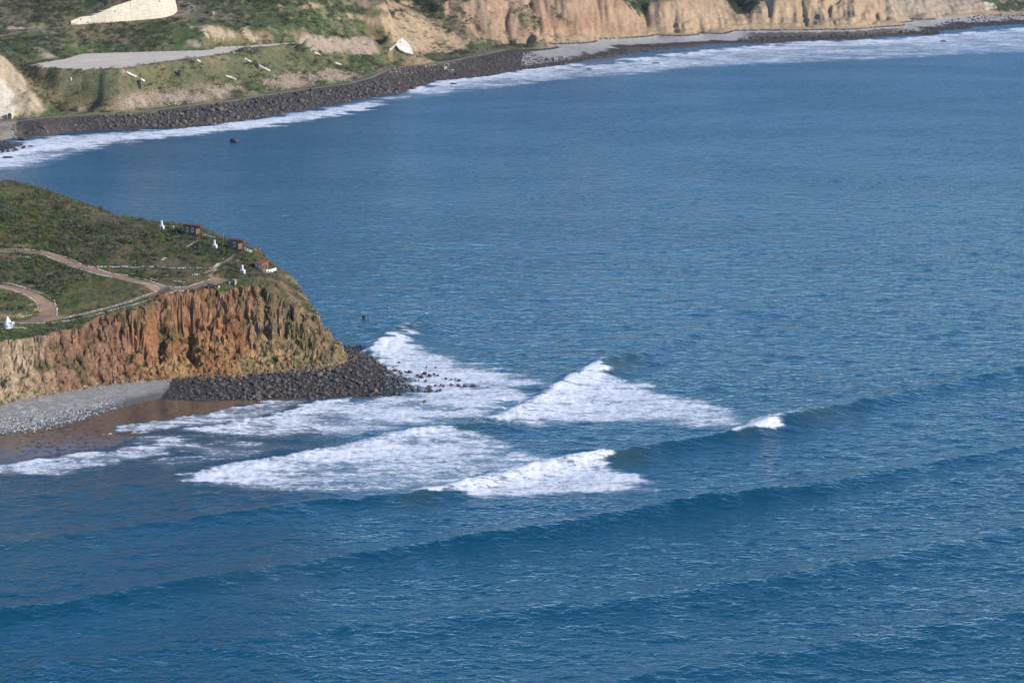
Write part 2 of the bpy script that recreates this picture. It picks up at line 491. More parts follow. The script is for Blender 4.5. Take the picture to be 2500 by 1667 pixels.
for a, b, r, s_ in THIN:
    c = P(a, b, .8)
    q = ((vx - c[0]) / r) ** 2 + ((vy - c[1]) / (r * 1.5)) ** 2
    m = q < 9
    th[m] = np.maximum(th[m], s_ * np.exp(-q[m]))
# tumbling white water stands up in lumps
lump = np.abs(fbm(vx / 2.6, vy / 3.0, 3, 91))
add += lip * (.15 + .8 * lump) + fo * .16 * fbm(vx / 2.2, vy / 2.6, 2, 93)
sea_z[ii] += add
foam = np.zeros_like(sea_z); foam[ii] = fo
sea_thin[ii] = th
shal = np.zeros_like(sea_z)
cs = W2([(-300, 1190), (0, 1130), (260, 1068), (480, 1015), (700, 975), (980, 960)])
dsh, _, _ = dist_line(vx, vy, cs)
shal[ii] = np.exp(-dsh / 28.0)
r_, c_ = sea_z.shape
idx = np.arange(r_ * c_).reshape(r_, c_)
q = np.stack([idx[:-1, :-1], idx[:-1, 1:], idx[1:, 1:], idx[1:, :-1]], -1).reshape(-1, 4)
sea_me = mesh_np('sea', np.stack([SX, SY, sea_z], -1).reshape(-1, 3), q,
                 attrs={'foam': foam.ravel(), 'thin': sea_thin.ravel(), 'shal': shal.ravel()})

k = NT('sea_water')
pos = k.geo()
fa = k.n('ShaderNodeAttribute', attribute_name='foam').outputs['Fac']
tn = k.n('ShaderNodeAttribute', attribute_name='thin').outputs['Fac']
sh = k.n('ShaderNodeAttribute', attribute_name='shal').outputs['Fac']
# wind chop: three sizes of wavelets
w1 = k.noise(1.0, 1.0, 0.5, sxyz=(.085, .14, .1), rot=(0, 0, .12))
w2 = k.noise(1.0, 2.5, 0.55, sxyz=(.31, .50, .3), rot=(0, 0, -.15), dist=.7)
w3 = k.noise(1.0, 2.0, 0.6, sxyz=(.9, 1.3, 1.0), rot=(0, 0, .2))
gust = k.ramp(k.noise(1.0, 2.0, 0.5, sxyz=(.006, .012, .01), rot=(0, 0, .1)), .35, .65, .75, 1.2)
b1 = k.bump(w1, 1.0, .8)
b2 = k.bump(k.math('MULTIPLY', w2, gust), 1.0, .88, b1)
b3 = k.bump(w3, 1.0, .12, b2)
deep = k.mix(k.noise(1.0, 2.0, .5, sxyz=(.004, .008, .01)), (.003, .070, .118), (.004, .077, .128))
c = k.mix(k.math('MULTIPLY', tn, .85), deep, (.055, .105, .098))
c = k.mix(k.math('MULTIPLY', sh, .55), c, (.055, .085, .105))
# light coming back out of the water does not follow the ripples; only the mirror layer does
sepp = k.n('ShaderNodeSeparateXYZ'); k.l(pos, sepp.inputs[0])
body = k.n('ShaderNodeBsdfDiffuse'); k.l(c, body.inputs['Color'])
upv = k.n('ShaderNodeCombineXYZ'); upv.inputs[2].default_value = 1.0
k.l(upv.outputs[0], body.inputs['Normal'])
gl = k.n('ShaderNodeBsdfGlossy'); gl.inputs['Color'].default_value = (1, 1, 1, 1)
k.l(k.ramp(sepp.outputs['Y'], 800.0, 1900.0, .12, .28), gl.inputs['Roughness'])
k.l(b3, gl.inputs['Normal'])
fr_ = k.n('ShaderNodeFresnel'); fr_.inputs['IOR'].default_value = 1.333; k.l(b3, fr_.inputs['Normal'])
wmix = k.n('ShaderNodeMixShader'); k.l(k.math('MULTIPLY', fr_.outputs[0], k.ramp(sepp.outputs['Y'], 700.0, 1700.0, 1.0, .60)), wmix.inputs[0]); k.l(body.outputs[0], wmix.inputs[1]); k.l(gl.outputs[0], wmix.inputs[2])
# foam
f1 = k.noise(1.0, 4.0, 0.65, sxyz=(.12, .30, .3), dist=.6)
f2 = k.noise(1.0, 5.0, 0.70, sxyz=(.5, .8, 1.0), dist=.4)
f3 = k.noise(1.0, 3.0, 0.60, sxyz=(.035, .10, .1), dist=.5)
fm = k.math('ADD', k.math('ADD', k.math('MULTIPLY', f1, .40), k.math('MULTIPLY', f2, .38)), k.math('MULTIPLY', f3, .22))
fm = k.math('ADD', k.math('MULTIPLY', k.math('SUBTRACT', fm, .5), 1.5), .5)
lo = k.math('SUBTRACT', .66, k.math('MULTIPLY', fa, .38))
fmask = k.ramp(fm, lo, k.math('ADD', lo, .22))
fmask = k.math('MULTIPLY', fmask, k.ramp(fa, .03, .2))
veil = k.math('MULTIPLY', k.ramp(fa, .1, .9, 0.0, .28), k.ramp(f3, .3, .6, .6, 1.0))
fmask = k.math('MAXIMUM', fmask, veil)
fb = k.n('ShaderNodeBsdfPrincipled')
fb.inputs['Base Color'].default_value = (.76, .775, .79, 1)
fb.inputs['Roughness'].default_value = 0.9
fb.inputs['Specular IOR Level'].default_value = 0.2
k.l(k.bump(f2, 1.0, .5, k.bump(f1, .8, .6)), fb.inputs['Normal'])
mx = k.n('ShaderNodeMixShader')
k.l(fmask, mx.inputs[0]); k.l(wmix.outputs[0], mx.inputs[1]); k.l(fb.outputs[0], mx.inputs[2])
k.l(mx.outputs[0], k.out.inputs['Surface'])
M_SEA = k.m
link('sea', sea_me, M_SEA, kind='structure')
# ================================================================== HEADLAND (near terrain)
STEP = 0.43
NX = np.arange(-262, -49, STEP); NY = np.arange(634, 972, STEP * 1.15)
GX, GY = np.meshgrid(NX, NY)
# foot of the cliffs, clockwise round the point; back side hidden from here
foot_px = [(-700, 1120), (-400, 1062), (-200, 1022), (0, 990), (100, 970), (180, 955), (250, 943), (320, 936), (390, 930), (450, 925), (550, 922), (640, 915), (740, 907), (800, 902), (838, 893), (846, 884)]
foot = [tuple(P(a, b, 2.5)[:2]) for a, b in foot_px]
foot += [(-66, 818), (-74, 838), (-90, 862), (-112, 890), (-142, 922), (-190, 958), (-260, 990), (-420, 1040)]
foot = np.array(foot)
fd, farc, fs = dist_line(GX, GY, foot, closed=False)
fin = in_poly(GX, GY, np.vstack([foot, [(-700, 1100), (-700, 640)]]))
fdin = np.where(fin, fd, -fd)
# top surface
top_c = [(-300, 840, 24), (-300, 780, 31), (-300, 700, 37), (-300, 612, 45), (-300, 500, 56), (-300, 400, 68),
         (0, 803, 24.5), (0, 770, 27.5), (0, 730, 31), (0, 690, 34), (0, 650, 37.5), (0, 612, 41), (0, 560, 47), (0, 500, 54), (0, 442, 61),
         (100, 790, 24.5), (100, 765, 26.5), (100, 720, 31), (100, 650, 37.5), (100, 610, 41), (100, 560, 46.5), (100, 510, 52), (100, 467, 57),
         (180, 780, 25), (180, 740, 29), (180, 690, 33.5), (180, 640, 38.3), (180, 560, 46), (200, 500, 51.5), (232, 527, 48.5),
         (250, 773, 26), (250, 735, 29.5), (250, 690, 33.5), (250, 655, 37), (250, 600, 42), (250, 560, 46),
         (320, 752, 28.5), (320, 715, 32), (320, 665, 36.3), (320, 620, 40), (320, 580, 44), (310, 535, 47.5),
         (390, 728, 31), (390, 705, 33), (390, 675, 35.5), (390, 640, 38.5), (390, 600, 42), (390, 549, 46.3),
         (450, 715, 32.3), (450, 695, 34.2), (450, 660, 36.8), (450, 620, 40.5), (465, 580, 44.3), (470, 560, 45.4), (530, 582, 43.6),
         (550, 712, 32), (550, 690, 34), (550, 650, 37.5), (570, 614, 41.5), (600, 608, 41.2),
         (640, 702, 33), (640, 680, 34.6), (640, 660, 36), (650, 640, 37.2), (690, 645, 36.0), (672, 690, 32.5), (700, 680, 31), (722, 690, 28.5), (745, 735, 24), (720, 740, 25)]
tc = [tuple(P(a, b, c)) for a, b, c in top_c]
# back slope behind the skyline
for a, b, c in [(0, 442, 61), (100, 467, 57), (215, 510, 50), (310, 535, 47.5), (390, 549, 46.3), (470, 560, 45.4), (530, 582, 43.6), (600, 608, 41.2), (690, 645, 36.2)]:
    p = P(a, b, c)
    tc.append((p[0] + 4, p[1] + 18, c - 5)); tc.append((p[0] + 8, p[1] + 45, c - 24))
top_z = smooth(rbf(tc)(GX, GY), 4)
top_z += .55 * fbm(GX / 16, GY / 16, 3, 201) + .22 * fbm(GX / 4, GY / 4, 3, 202)
# cliff wall, fluted by gullies that run down the face
arcl = np.concatenate([[0], np.cumsum(np.hypot(*np.diff(foot, axis=0).T))])
alen = np.interp(farc, np.arange(len(foot)), arcl)
sl = np.interp(farc, [0, 3, 5, 6, 8, 9, 11, 13, 14, 16, 30], [1.05, 1.05, 1.2, 1.45, 1.5, 1.65, 1.5, 1.45, 1.5, 1.4, 1.3])
gw = fbm(alen / 30, fdin / 40, 3, 210) * 9
vary = np.clip(.75 + 1.1 * fbm(alen / 26, np.zeros_like(alen), 2, 209), .1, 1.7)
g1 = ridged((alen + gw + fdin * .35) / 15, fdin / 60, 2, 211) ** 1.6
g2 = ridged((alen + gw * .7 - fdin * .2 + 5 * fbm(alen / 7, fdin / 6, 2, 222)) / 6.4, fdin / 12, 3, 212) ** 1.5
g3 = fbm(alen / 2.2, fdin / 4, 3, 213)
hd = np.clip(fdin / 18.0, 0, 1.3)
rightness = sstep(10.2, 12.5, farc)                       # the point is blocky rather than fluted
leftness = sstep(6.5, 4.0, farc)
lowf = .35 + .65 * sstep(.05, .5, hd + .15 * fbm(alen / 8, fdin / 8, 2, 219))
cut = (g1 * 7.5 * vary * (1 - .6 * rightness) + g2 * 4.2 * (1.5 - .6 * vary) * (1 - .3 * rightness)) * sstep(.0, .38, hd) * lowf + g3 * .9
cut = cut + 3.0 * ridged(GX / 7, GY / 7 + GX / 11, 3, 215) * rightness * sstep(.05, .4, hd)
cut = cut + 2.2 * np.abs(fbm(GX / 3.5, GY / 3.5, 3, 221)) * sstep(.1, .5, hd)
big = np.clip(ridged((alen + 9) / 31, fdin / 200, 1, 216) - .5, 0, 1) * 13 * (1 - rightness) * sstep(.05, .8, hd)
e_ = fdin - cut - big + (9.0 * (1 - rightness) + 5.0 * rightness) * sstep(-1.5, 15, fdin)
wall = 2.6 + e_ * sl * (.70 + .30 * np.clip(e_ / 15, 0, 1.4)) * (1 + .14 * fbm(alen / 9, fdin / 9, 2, 217))
wall += .5 * fbm(GX / 1.7, GY / 1.7, 2, 218)
kk = .6
mn = np.minimum(top_z, wall)
head = mn - kk * np.exp(-np.abs(top_z - wall) / kk) * .5
head = np.where(fdin > -3, head, -6)
# low ground: beach, sand flat, boulder apron
low_c = []
for pts, z in (([(-700, 1125), (-400, 1068), (-200, 1026), (0, 992), (100, 972), (250, 946), (390, 933), (450, 927), (640, 917), (800, 904), (848, 890), (840, 870)], 2.8),
               ([(-600, 1190), (-200, 1105), (0, 1063), (80, 1052), (150, 1038), (250, 1008), (330, 983), (400, 967)], 1.15),
               ([(500, 972), (604, 972), (672, 967), (774, 963), (910, 960), (975, 955), (996, 935), (985, 912), (950, 902), (925, 886), (905, 872), (876, 861), (850, 852)], .55),
               ([(-600, 1290), (-200, 1180), (0, 1138), (100, 1126), (250, 1100), (330, 1062), (300, 1045), (400, 1031), (480, 1016), (560, 1001), (640, 984), (720, 974)], .10),
               ([(-600, 1400), (-200, 1290), (0, 1240), (200, 1200), (400, 1150), (550, 1080), (700, 1040), (900, 1010), (1100, 980), (1120, 920), (1050, 870), (950, 820), (880, 800)], -3.0),
               ([(600, 942), (750, 936), (870, 915), (900, 900), (520, 950)], 1.9)):
    for a, b in pts:
        low_c.append(tuple(P(a, b, z)))
low_c += [(-60, 850, -3), (-80, 890, -4), (-120, 940, -4), (-200, 985, -4), (-40, 820, -3), (-340, 620, -4), (-200, 612, -5), (-25, 990, -6), (-25, 612, -6)]
low = smooth(rbf(low_c)(GX, GY), 3) + .06 * fbm(GX / 3, GY / 3, 3, 220)
nz = np.maximum(head, low)
is_head = head > low
npx, npy = PX(GX, GY, nz)

# ---- roads on the headland: centre lines in photo px, half width m
ROADS = [
    ([(-300, 640), (-100, 612), (0, 612), (60, 614), (100, 618), (130, 626), (170, 642), (210, 655), (260, 668), (310, 680), (360, 692), (395, 702), (430, 706)], 2.6),
    ([(430, 706), (470, 700), (510, 692), (535, 684)], 3.4),
    ([(415, 706), (385, 716), (350, 724), (310, 737), (260, 752), (210, 765), (170, 772), (130, 779), (90, 784), (40, 787), (0, 786), (-200, 800)], 2.4),
    ([(-300, 690), (-60, 694), (0, 698), (40, 706), (80, 720), (108, 738), (120, 755), (112, 770), (85, 780)], 3.0),
    ([(500, 664), (520, 655), (545, 640), (565, 630), (578, 622)], .8),
    ([(460, 600), (480, 592), (492, 585)], .8),
    ([(535, 684), (510, 672), (528, 660)], .9),
]
road = np.zeros(GX.shape, bool)
zfun_top = rbf(tc)


def hit(px, py):
    """march along the line of sight to the headland top"""
    x = (px - 1250.0) / FPX; y = -(py - 833.5) / FPX
    d = np.array([x, CP + y * SP, -SP + y * CP])
    ts = np.arange(640, 985, .25) / d[1]
    g = CAM_H + d[2] * ts - sample_near(d[0] * ts, d[1] * ts)
    i = int(np.argmax(g < 0))
    t_ = ts[i]
    return np.array([d[0] * t_, d[1] * t_, float(sample_near(d[0] * t_, d[1] * t_))])


def sample_near(x, y):
    i = np.clip((np.asarray(x) - NX[0]) / STEP, 0, len(NX) - 1.001); j = np.clip((np.asarray(y) - NY[0]) / (STEP * 1.15), 0, len(NY) - 1.001)
    i0 = i.astype(int); j0 = j.astype(int); a = i - i0; b = j - j0
    return (nz[j0, i0] * (1 - a) + nz[j0, i0 + 1] * a) * (1 - b) + (nz[j0 + 1, i0] * (1 - a) + nz[j0 + 1, i0 + 1] * a) * b


road_w = []
for pts, hw in ROADS:
    w = np.array([hit(a, b) for a, b in pts])
    road_w.append((w, hw))
for w, hw in road_w:
    m = (GX > w[:, 0].min() - 12) & (GX < w[:, 0].max() + 12) & (GY > w[:, 1].min() - 12) & (GY < w[:, 1].max() + 12)
    d, arc, sd = dist_line(GX[m], GY[m], w)
    zc = np.interp(arc, np.arange(len(w)), w[:, 2])
    t = sstep(hw + 5.0, hw, d)
    nz[m] = nz[m] * (1 - t) + (zc - .12) * t
    rm = road[m]; rm |= d < hw + .35 * fbm(GX[m] / 3, GY[m] / 3, 2, 230); road[m] = rm
npx, npy = PX(GX, GY, nz)
dzx = np.gradient(nz, axis=1) / STEP; dzy = np.gradient(nz, axis=0) / (STEP * 1.15)
slope = np.hypot(dzx, dzy)

# ---- base colours of the near ground (what the ground is made of, not how it is lit)
C = lambda r, g, b: np.array([r, g, b])
ncol = np.zeros(GX.shape + (3,))
nA = fbm(GX / 22, GY / 22, 4, 301); nB = fbm(GX / 6, GY / 6, 4, 302); nC = fbm(GX / 1.8, GY / 1.8, 3, 303)
g_dry = C(.165, .132, .076); g_green = C(.075, .108, .032); g_dark = C(.060, .064, .032)
t = sstep(-.3, .5, nA + .5 * nB)[..., None]
veg = g_dry * (1 - t) + g_green * t
lush = sstep(0, 1, np.clip((npy - 640) / 90, 0, 1) * .7 + .35 * nA)[..., None] * .8
veg = veg * (1 - lush) + C(.082, .135, .030) * lush
t = sstep(.1, .7, nC)[..., None]; veg = veg * (1 - .5 * t) + g_dark * .5 * t
t = (sstep(.45, .8, nB + .35 * nC) * .6)[..., None]; veg = veg * (1 - t) + C(.22, .13, .07) * t
# cliff rock bands: pale tan to the left, red brown in the middle, ochre with grey rock at the point
px_n = npx + 40 * fbm(GX / 18, nz / 14, 3, 310)
tan_ = C(.41, .305, .195); brown = C(.265, .155, .095); orange = C(.335, .165, .082); ochre = C(.300, .205, .110); greyr = C(.17, .145, .115)
def band(a, b): return sstep(a, b, px_n)[..., None]
rock = tan_ * (1 - band(90, 190)) + brown * band(90, 190)
rock = rock * (1 - band(250, 380)) + orange * band(250, 380)
rock = rock * (1 - band(560, 680)) + ochre * band(560, 680)
up = sstep(16, 30, nz + 5 * nB)[..., None]
rock = rock * (1 - .5 * up) + C(.24, .14, .09) * .5 * up
st = fbm(alen / 1.6, nz / 9, 3, 311)[..., None]
rock = rock * (1 + .22 * st) * (1 + .15 * nC[..., None])
yel = (sstep(.2, .7, fbm(GX / 9, nz / 7, 3, 312)) * sstep(20, 8, nz) * sstep(300, 420, npx))[..., None]
rock = rock * (1 - .5 * yel) + C(.47, .31, .14) * .5 * yel
gr = (sstep(.05, .5, fbm(alen / 5, nz / 6, 4, 313)) * sstep(540, 700, px_n))[..., None]
rock = rock * (1 - .75 * gr) + greyr * .75 * gr
vg = (sstep(.30, .62, fbm(alen / 4.5, nz / 6, 4, 314) + .25 * sstep(600, 760, npx) + .25 * sstep(22, 32, nz)) * .6)[..., None]
rock = rock * (1 - vg) + C(.085, .088, .036) * vg
crest_g = sstep(.55, 1.1, slope - .25 * nB)[..., None]      # bare where too steep for plants
ncol = veg * (1 - crest_g) + rock * crest_g
# right shoulder of the point is scrubby
low_col = C(.30, .29, .265) * (1 + .12 * nC[..., None])
peb = np.array(W2([(-800, 1145), (-400, 1072), (-200, 1030), (0, 994), (100, 974), (250, 948), (390, 935), (440, 930), (470, 945), (430, 962), (400, 967), (330, 983), (250, 1008), (150, 1038), (80, 1052), (0, 1063), (-200, 1105), (-800, 1260)], 1.5))
in_peb = in_poly(GX + .8 * nB, GY + 1.5 * nB, peb) & ~is_head
dpl, _, _ = dist_line(GX, GY, W2([(-800, 1255), (-200, 1104), (0, 1062), (80, 1051), (150, 1037), (250, 1007), (330, 982), (400, 966), (470, 955)], 1.2))
wetp = sstep(9, 1.5, dpl + 3 * nB)[..., None]
low_col = low_col * (1 - .75 * wetp) + C(.085, .08, .075) * .75 * wetp
speck = (sstep(.35, .8, nC) * sstep(300, 60, npx + 60 * nA))[..., None]
low_col = low_col * (1 + .45 * speck)
sand_n = sstep(-.2, .4, fbm(GX / 14, GY / 30, 3, 330))[..., None]
sand_col = C(.140, .100, .072) * (1 - sand_n) + C(.095, .072, .058) * sand_n
dkelp = (sstep(.62, .8, fbm(GX / 2.6, GY / 4.0, 3, 331)) * sstep(9, 2, np.abs(GY - 705 - (GX + 150) * .2)))[..., None]
sand_col = sand_col * (1 - .75 * dkelp)
apron_col = C(.055, .05, .048) * (1 + .3 * nC[..., None])
spit_px = [(395, 975), (415, 945), (440, 925), (502, 922), (604, 919), (706, 912), (808, 905), (846, 886), (832, 861), (825, 848), (860, 848), (895, 860), (912, 872), (932, 887), (958, 903), (990, 910), (1004, 930), (994, 949), (976, 958), (910, 962), (774, 965), (672, 969), (604, 974), (502, 976)]
spit = W2(spit_px, 1.0)
in_spit = in_poly(GX + .8 * nB, GY + .8 * nB, spit) & ~is_head
ncol = np.where(is_head[..., None], ncol, np.where(in_spit[..., None], apron_col, np.where(in_peb[..., None], low_col, sand_col)))
rc = C(.285, .185, .125) * (1 + .10 * nC[..., None] + .10 * nB[..., None])
ncol = np.where(road[..., None], rc, ncol)
ncol = np.clip(ncol, .01, .8)

# fine 3D relief on the cliff: push the steep ground along its normal
nl = np.sqrt(dzx ** 2 + dzy ** 2 + 1)
amt = sstep(.7, 1.3, slope) * (1.15 * fbm(GX / 1.6, GY / 1.6, 3, 340, z=nz / 1.8) + .5 * np.abs(fbm(GX / 4, GY / 4, 3, 341, z=nz / 3.2) * 2.0) + .9 * fbm(GX / 22, GY / 22, 2, 342, z=nz / 1.7))
NV = np.stack([GX - dzx / nl * amt, GY - dzy / nl * amt, nz + amt / nl], -1)
G = dict(v=NV, col=ncol)


def fm(mask):                       # vertex mask -> face mask (majority)
    m = mask.astype(int)
    return (m[:-1, :-1] + m[1:, :-1] + m[:-1, 1:] + m[1:, 1:]) >= 2


f_road = fm(road); f_head = fm(is_head) & ~f_road
keep = (np.maximum.reduce([nz[:-1, :-1], nz[1:, :-1], nz[:-1, 1:], nz[1:, 1:]]) > -.7)
f_spit = fm(in_spit) & ~f_head & ~f_road
f_peb = fm(in_peb) & ~f_head & ~f_road & ~f_spit
f_sand = keep & ~(f_road | f_head | f_spit | f_peb)
M_HEAD = mat_attr('headland_earth', amp=.45, scale=.5, bump=1.0, bdist=1.5)
M_PEB = mat_attr('grey_pebbles', amp=.38, scale=1.1, bump=.8, bdist=.35)
M_ROAD = mat_attr('packed_dirt', amp=.12, scale=.5, bump=.3, bdist=.15)
M_APR = mat_attr('dark_gravel', amp=.4, scale=1.0, bump=.8, bdist=.4)
k = NT('wet_sand')
at = k.n('ShaderNodeAttribute', attribute_name='col')
n1 = k.noise(1.0, 4, .6, sxyz=(.12, .05, .1))
n2 = k.noise(.8, 3, .6)
c = k.mix(1.0, at.outputs['Color'], k.mix(1.0, (1, 1, 1), k.ramp(n2, .3, .7, .85, 1.15), 'MULTIPLY'), 'MULTIPLY')
k.l(c, k.b.inputs['Base Color'])
k.l(k.ramp(n1, .35, .65, .06, .24), k.b.inputs['Roughness'])
k.l(k.bump(n2, .25, .05), k.b.inputs['Normal'])
M_SAND = k.m
headland = grid_part('headland', G, f_head, M_HEAD, ss=False)
grid_part('dirt_road', G, f_road, M_ROAD)
grid_part('pebble_beach', G, f_peb, M_PEB)
grid_part('wet_sand', G, f_sand, M_SAND)
boulder_shore = grid_part('boulder_shore', G, f_spit, M_APR)
# ================================================================== FAR COAST
FSX, FSY = 1.25, 1.9
FX = np.arange(-800, 760, FSX); FY = np.arange(1440, 3000, FSY)
HX, HY = np.meshgrid(FX, FY)
far_c = []
def fc(z, pts):
    for p in pts:
        far_c.append(tuple(P(p[0], p[1], z)))
shore_px = [(-600, 440), (-300, 385), (-100, 352), (0, 352), (30, 338), (54, 331), (145, 326), (217, 318), (361, 314), (452, 312), (542, 303), (650, 286), (741, 270), (849, 250), (902, 238), (985, 228), (1010, 218), (1043, 208),
            (1134, 193), (1202, 187), (1278, 172), (1369, 161), (1423, 150), (1500, 141), (1606, 129), (1720, 118), (1925, 105), (2095, 98), (2300, 86), (2400, 74), (2500, 66), (2650, 56), (2800, 50)]
fc(0.0, shore_px)
for a, b in shore_px:
    p = P(a, b, 0); far_c.append((p[0] + 6, p[1] - 28, -4.0)); far_c.append((p[0] + 25, p[1] - 110, -9.0))
fc(8.5, [(25, 306), (108, 297), (224, 285), (354, 277), (434, 270), (542, 254), (650, 238), (741, 225), (849, 211)])
fc(8.0, [(905, 200), (935, 186), (960, 170), (1079, 161), (1134, 150), (1200, 141), (1278, 128)])
fc(9.0, [(30, 294), (108, 284), (224, 273), (354, 266), (434, 259), (542, 243), (650, 227), (741, 214), (849, 200), (905, 186), (960, 160), (1079, 149), (1134, 138), (1200, 126)])
fc(7.0, [(-500, 390), (-250, 345), (-60, 312), (0, 310)])
fc(9.0, [(-60, 296), (0, 293)])
# beaches and cliff feet on the right
fc(1.5, [(1369, 152), (1423, 140), (1500, 128), (1606, 113), (1713, 104), (1840, 100), (2000, 92), (2138, 85), (2260, 73)])
fc(6.0, [(1290, 119), (1330, 113), (1387, 106), (1450, 100), (1500, 96), (1606, 91), (1713, 87), (1800, 80), (1900, 79), (2023, 77), (2138, 72), (2195, 60)])
fc(5.0, [(2206, 53), (2300, 49), (2384, 45)]); fc(7.5, [(2372, 36), (2440, 34), (2520, 30), (2650, 26)])
# tunnel cliff on the left
far_c += [tuple(P(*p)) for p in [(-250, 330, 9), (-250, 230, 30), (-250, 130, 56), (-60, 290, 10), (-60, 200, 34), (-60, 110, 58), (0, 287, 9.5), (0, 220, 28), (0, 170, 42), (0, 132, 53), (30, 287, 9.5), (30, 220, 27), (30, 160, 44), (50, 284, 9.5), (60, 230, 24), (50, 180, 38.5),
                                 (80, 278, 9.5), (85, 238, 21), (112, 272, 10), (130, 250, 13), (105, 225, 25), (75, 185, 38)]]
# slope under the terrace, terrace, slope above, by columns
cols_far = [
    [(0, 92, 53), (0, 40, 66), (0, 0, 76)], [(-250, 115, 52), (-250, 40, 68), (-250, 0, 78)],
    [(150, 262, 12), (150, 220, 24), (150, 190, 33), (150, 168, 39.6), (150, 147, 40), (120, 135, 44), (150, 100, 50), (140, 72, 57), (140, 0, 77)],
    [(250, 266, 10), (250, 235, 19), (250, 205, 29), (250, 169, 40), (255, 131, 40), (250, 95, 49), (250, 59, 59), (250, 0, 75)],
    [(350, 258, 10), (350, 220, 21), (350, 190, 30), (340, 163, 40), (350, 128, 40), (350, 90, 50), (350, 50, 60.5), (370, 0, 74)],
    [(450, 250, 10), (450, 220, 19), (450, 185, 29), (450, 146, 40), (450, 125.5, 40), (440, 100, 47), (440, 70, 56), (430, 40, 62.5), (470, 0, 72)],
    [(560, 232, 10.5), (560, 190, 22), (560, 160, 31), (560, 130, 40), (570, 115, 40), (580, 95, 49), (560, 65, 57), (560, 30, 64), (560, 0, 73)],
    [(650, 215, 11), (650, 180, 22), (650, 140, 33), (650, 112, 40.2), (650, 104, 42), (650, 80, 50), (650, 40, 60), (650, 0, 72)],
    [(740, 205, 10.5), (740, 170, 20), (740, 140, 28), (745, 128, 30), (750, 84, 48), (740, 60, 54), (750, 30, 62), (740, 0, 72)],
    [(850, 185, 10.5), (850, 160, 16), (850, 138, 21), (850, 128, 24), (850, 90, 40), (850, 60, 47), (860, 30, 56), (850, 0, 66)],
    [(925, 160, 11), (930, 140, 15), (920, 132, 18), (915, 92, 35), (950, 70, 42), (930, 40, 52), (940, 0, 66)],
    [(1000, 145, 10), (1010, 140, 11), (1040, 105, 20), (1000, 85, 29), (1010, 50, 40), (1020, 30, 42), (1010, 0, 50)],
    [(1080, 138, 10), (1150, 128, 10), (1100, 100, 19), (1100, 60, 32), (1100, 30, 42), (1100, 0, 54)],
    [(1200, 118, 10), (1220, 100, 15), (1200, 60, 30), (1200, 30, 41), (1200, 0, 53)],
    [(1300, 108, 12), (1300, 80, 22), (1300, 40, 36), (1300, 0, 51)],
    [(1400, 100, 10), (1400, 75, 20), (1400, 40, 33), (1400, 0, 50)],
    [(1500, 91, 9), (1500, 60, 22), (1500, 30, 34), (1500, 0, 46)],
    [(1560, 88, 9), (1575, 58, 19), (1570, 30, 27), (1555, 0, 37)],
    [(1650, 85, 9), (1650, 60, 19), (1650, 30, 31), (1650, 0, 44)],
    [(1760, 80, 9), (1740, 60, 16), (1780, 40, 22), (1800, 20, 29), (1810, 0, 37)],
    [(1900, 74, 8), (1900, 55, 15), (1900, 30, 26), (1900, 0, 39)],
    [(2050, 70, 9), (2050, 45, 19), (2050, 0, 38)],
    [(2150, 58, 11), (2160, 30, 22), (2150, 0, 34)],
    [(2260, 45, 8), (2260, 25, 18), (2260, 0, 28)],
    [(2380, 33, 10), (2380, 15, 17), (2380, 0, 23)], [(2480, 22, 10), (2500, 0, 18)], [(2650, 10, 14), (2650, 0, 18)],
]
for cset in cols_far:
    far_c += [tuple(P(*p)) for p in cset]
# the hills go on above the top of the picture
for a, z0 in [(-250, 78), (0, 76), (140, 77), (250, 75), (370, 74), (470, 72), (560, 73), (740, 72), (850, 66), (1010, 50), (1200, 53), (1300, 51), (1400, 50), (1500, 46), (1555, 37), (1650, 44), (1810, 37), (1900, 39), (2050, 38), (2150, 34), (2260, 28), (2380, 23), (2500, 18), (2650, 18)]:
    p = P(a, 0, z0)
    for dy, dz in ((40, 10), (110, 18), (240, 25), (420, 30)):
        far_c.append((p[0] * (1 + dy / p[1]), p[1] + dy, z0 + dz))
far_c += [(-720, 1330, 0), (-820, 1380, 6), (-820, 1500, 34), (-820, 1700, 70), (-820, 2000, 92), (-820, 2500, 110), (-650, 1450, 10)]
ffun = rbf(far_c)
# gullies: the slope is sampled further back where a gully cuts in
base0 = np.repeat(np.repeat(ffun(HX[::2, ::2], HY[::2, ::2]), 2, 0), 2, 1)[:HX.shape[0], :HX.shape[1]]
fpx0, fpy0 = PX(HX, HY, base0)
cliffy = sstep(930, 1080, fpx0)
gz = sstep(7, 20, base0)
wv = 10 * fbm(HX / 60, HY / 60, 2, 401)
fl = ridged((HX + wv) / 52, HY / 260, 2, 402) ** 1.4 * 38 + ridged((HX + wv * 1.2) / 17, HY / 90, 3, 403) * 10
flutes = ridged((HX + wv * .3) / 11, HY / 200, 3, 404) * 16 * sstep(1820, 1950, fpx0) * sstep(2260, 2150, fpx0) * sstep(12, 24, base0)
left = ridged((HX + wv) / 42, HY / 70, 3, 405) * 9 + ridged((HX + wv) / 13, HY / 26, 3, 406) * 3
warp = (fl - 18) * cliffy * gz * .8 + (ridged((HX + wv * .4) / 6.5, HY / 40, 2, 407) - .5) * 5 * cliffy * gz + flutes + (left - 5) * (1 - cliffy) * gz * .8
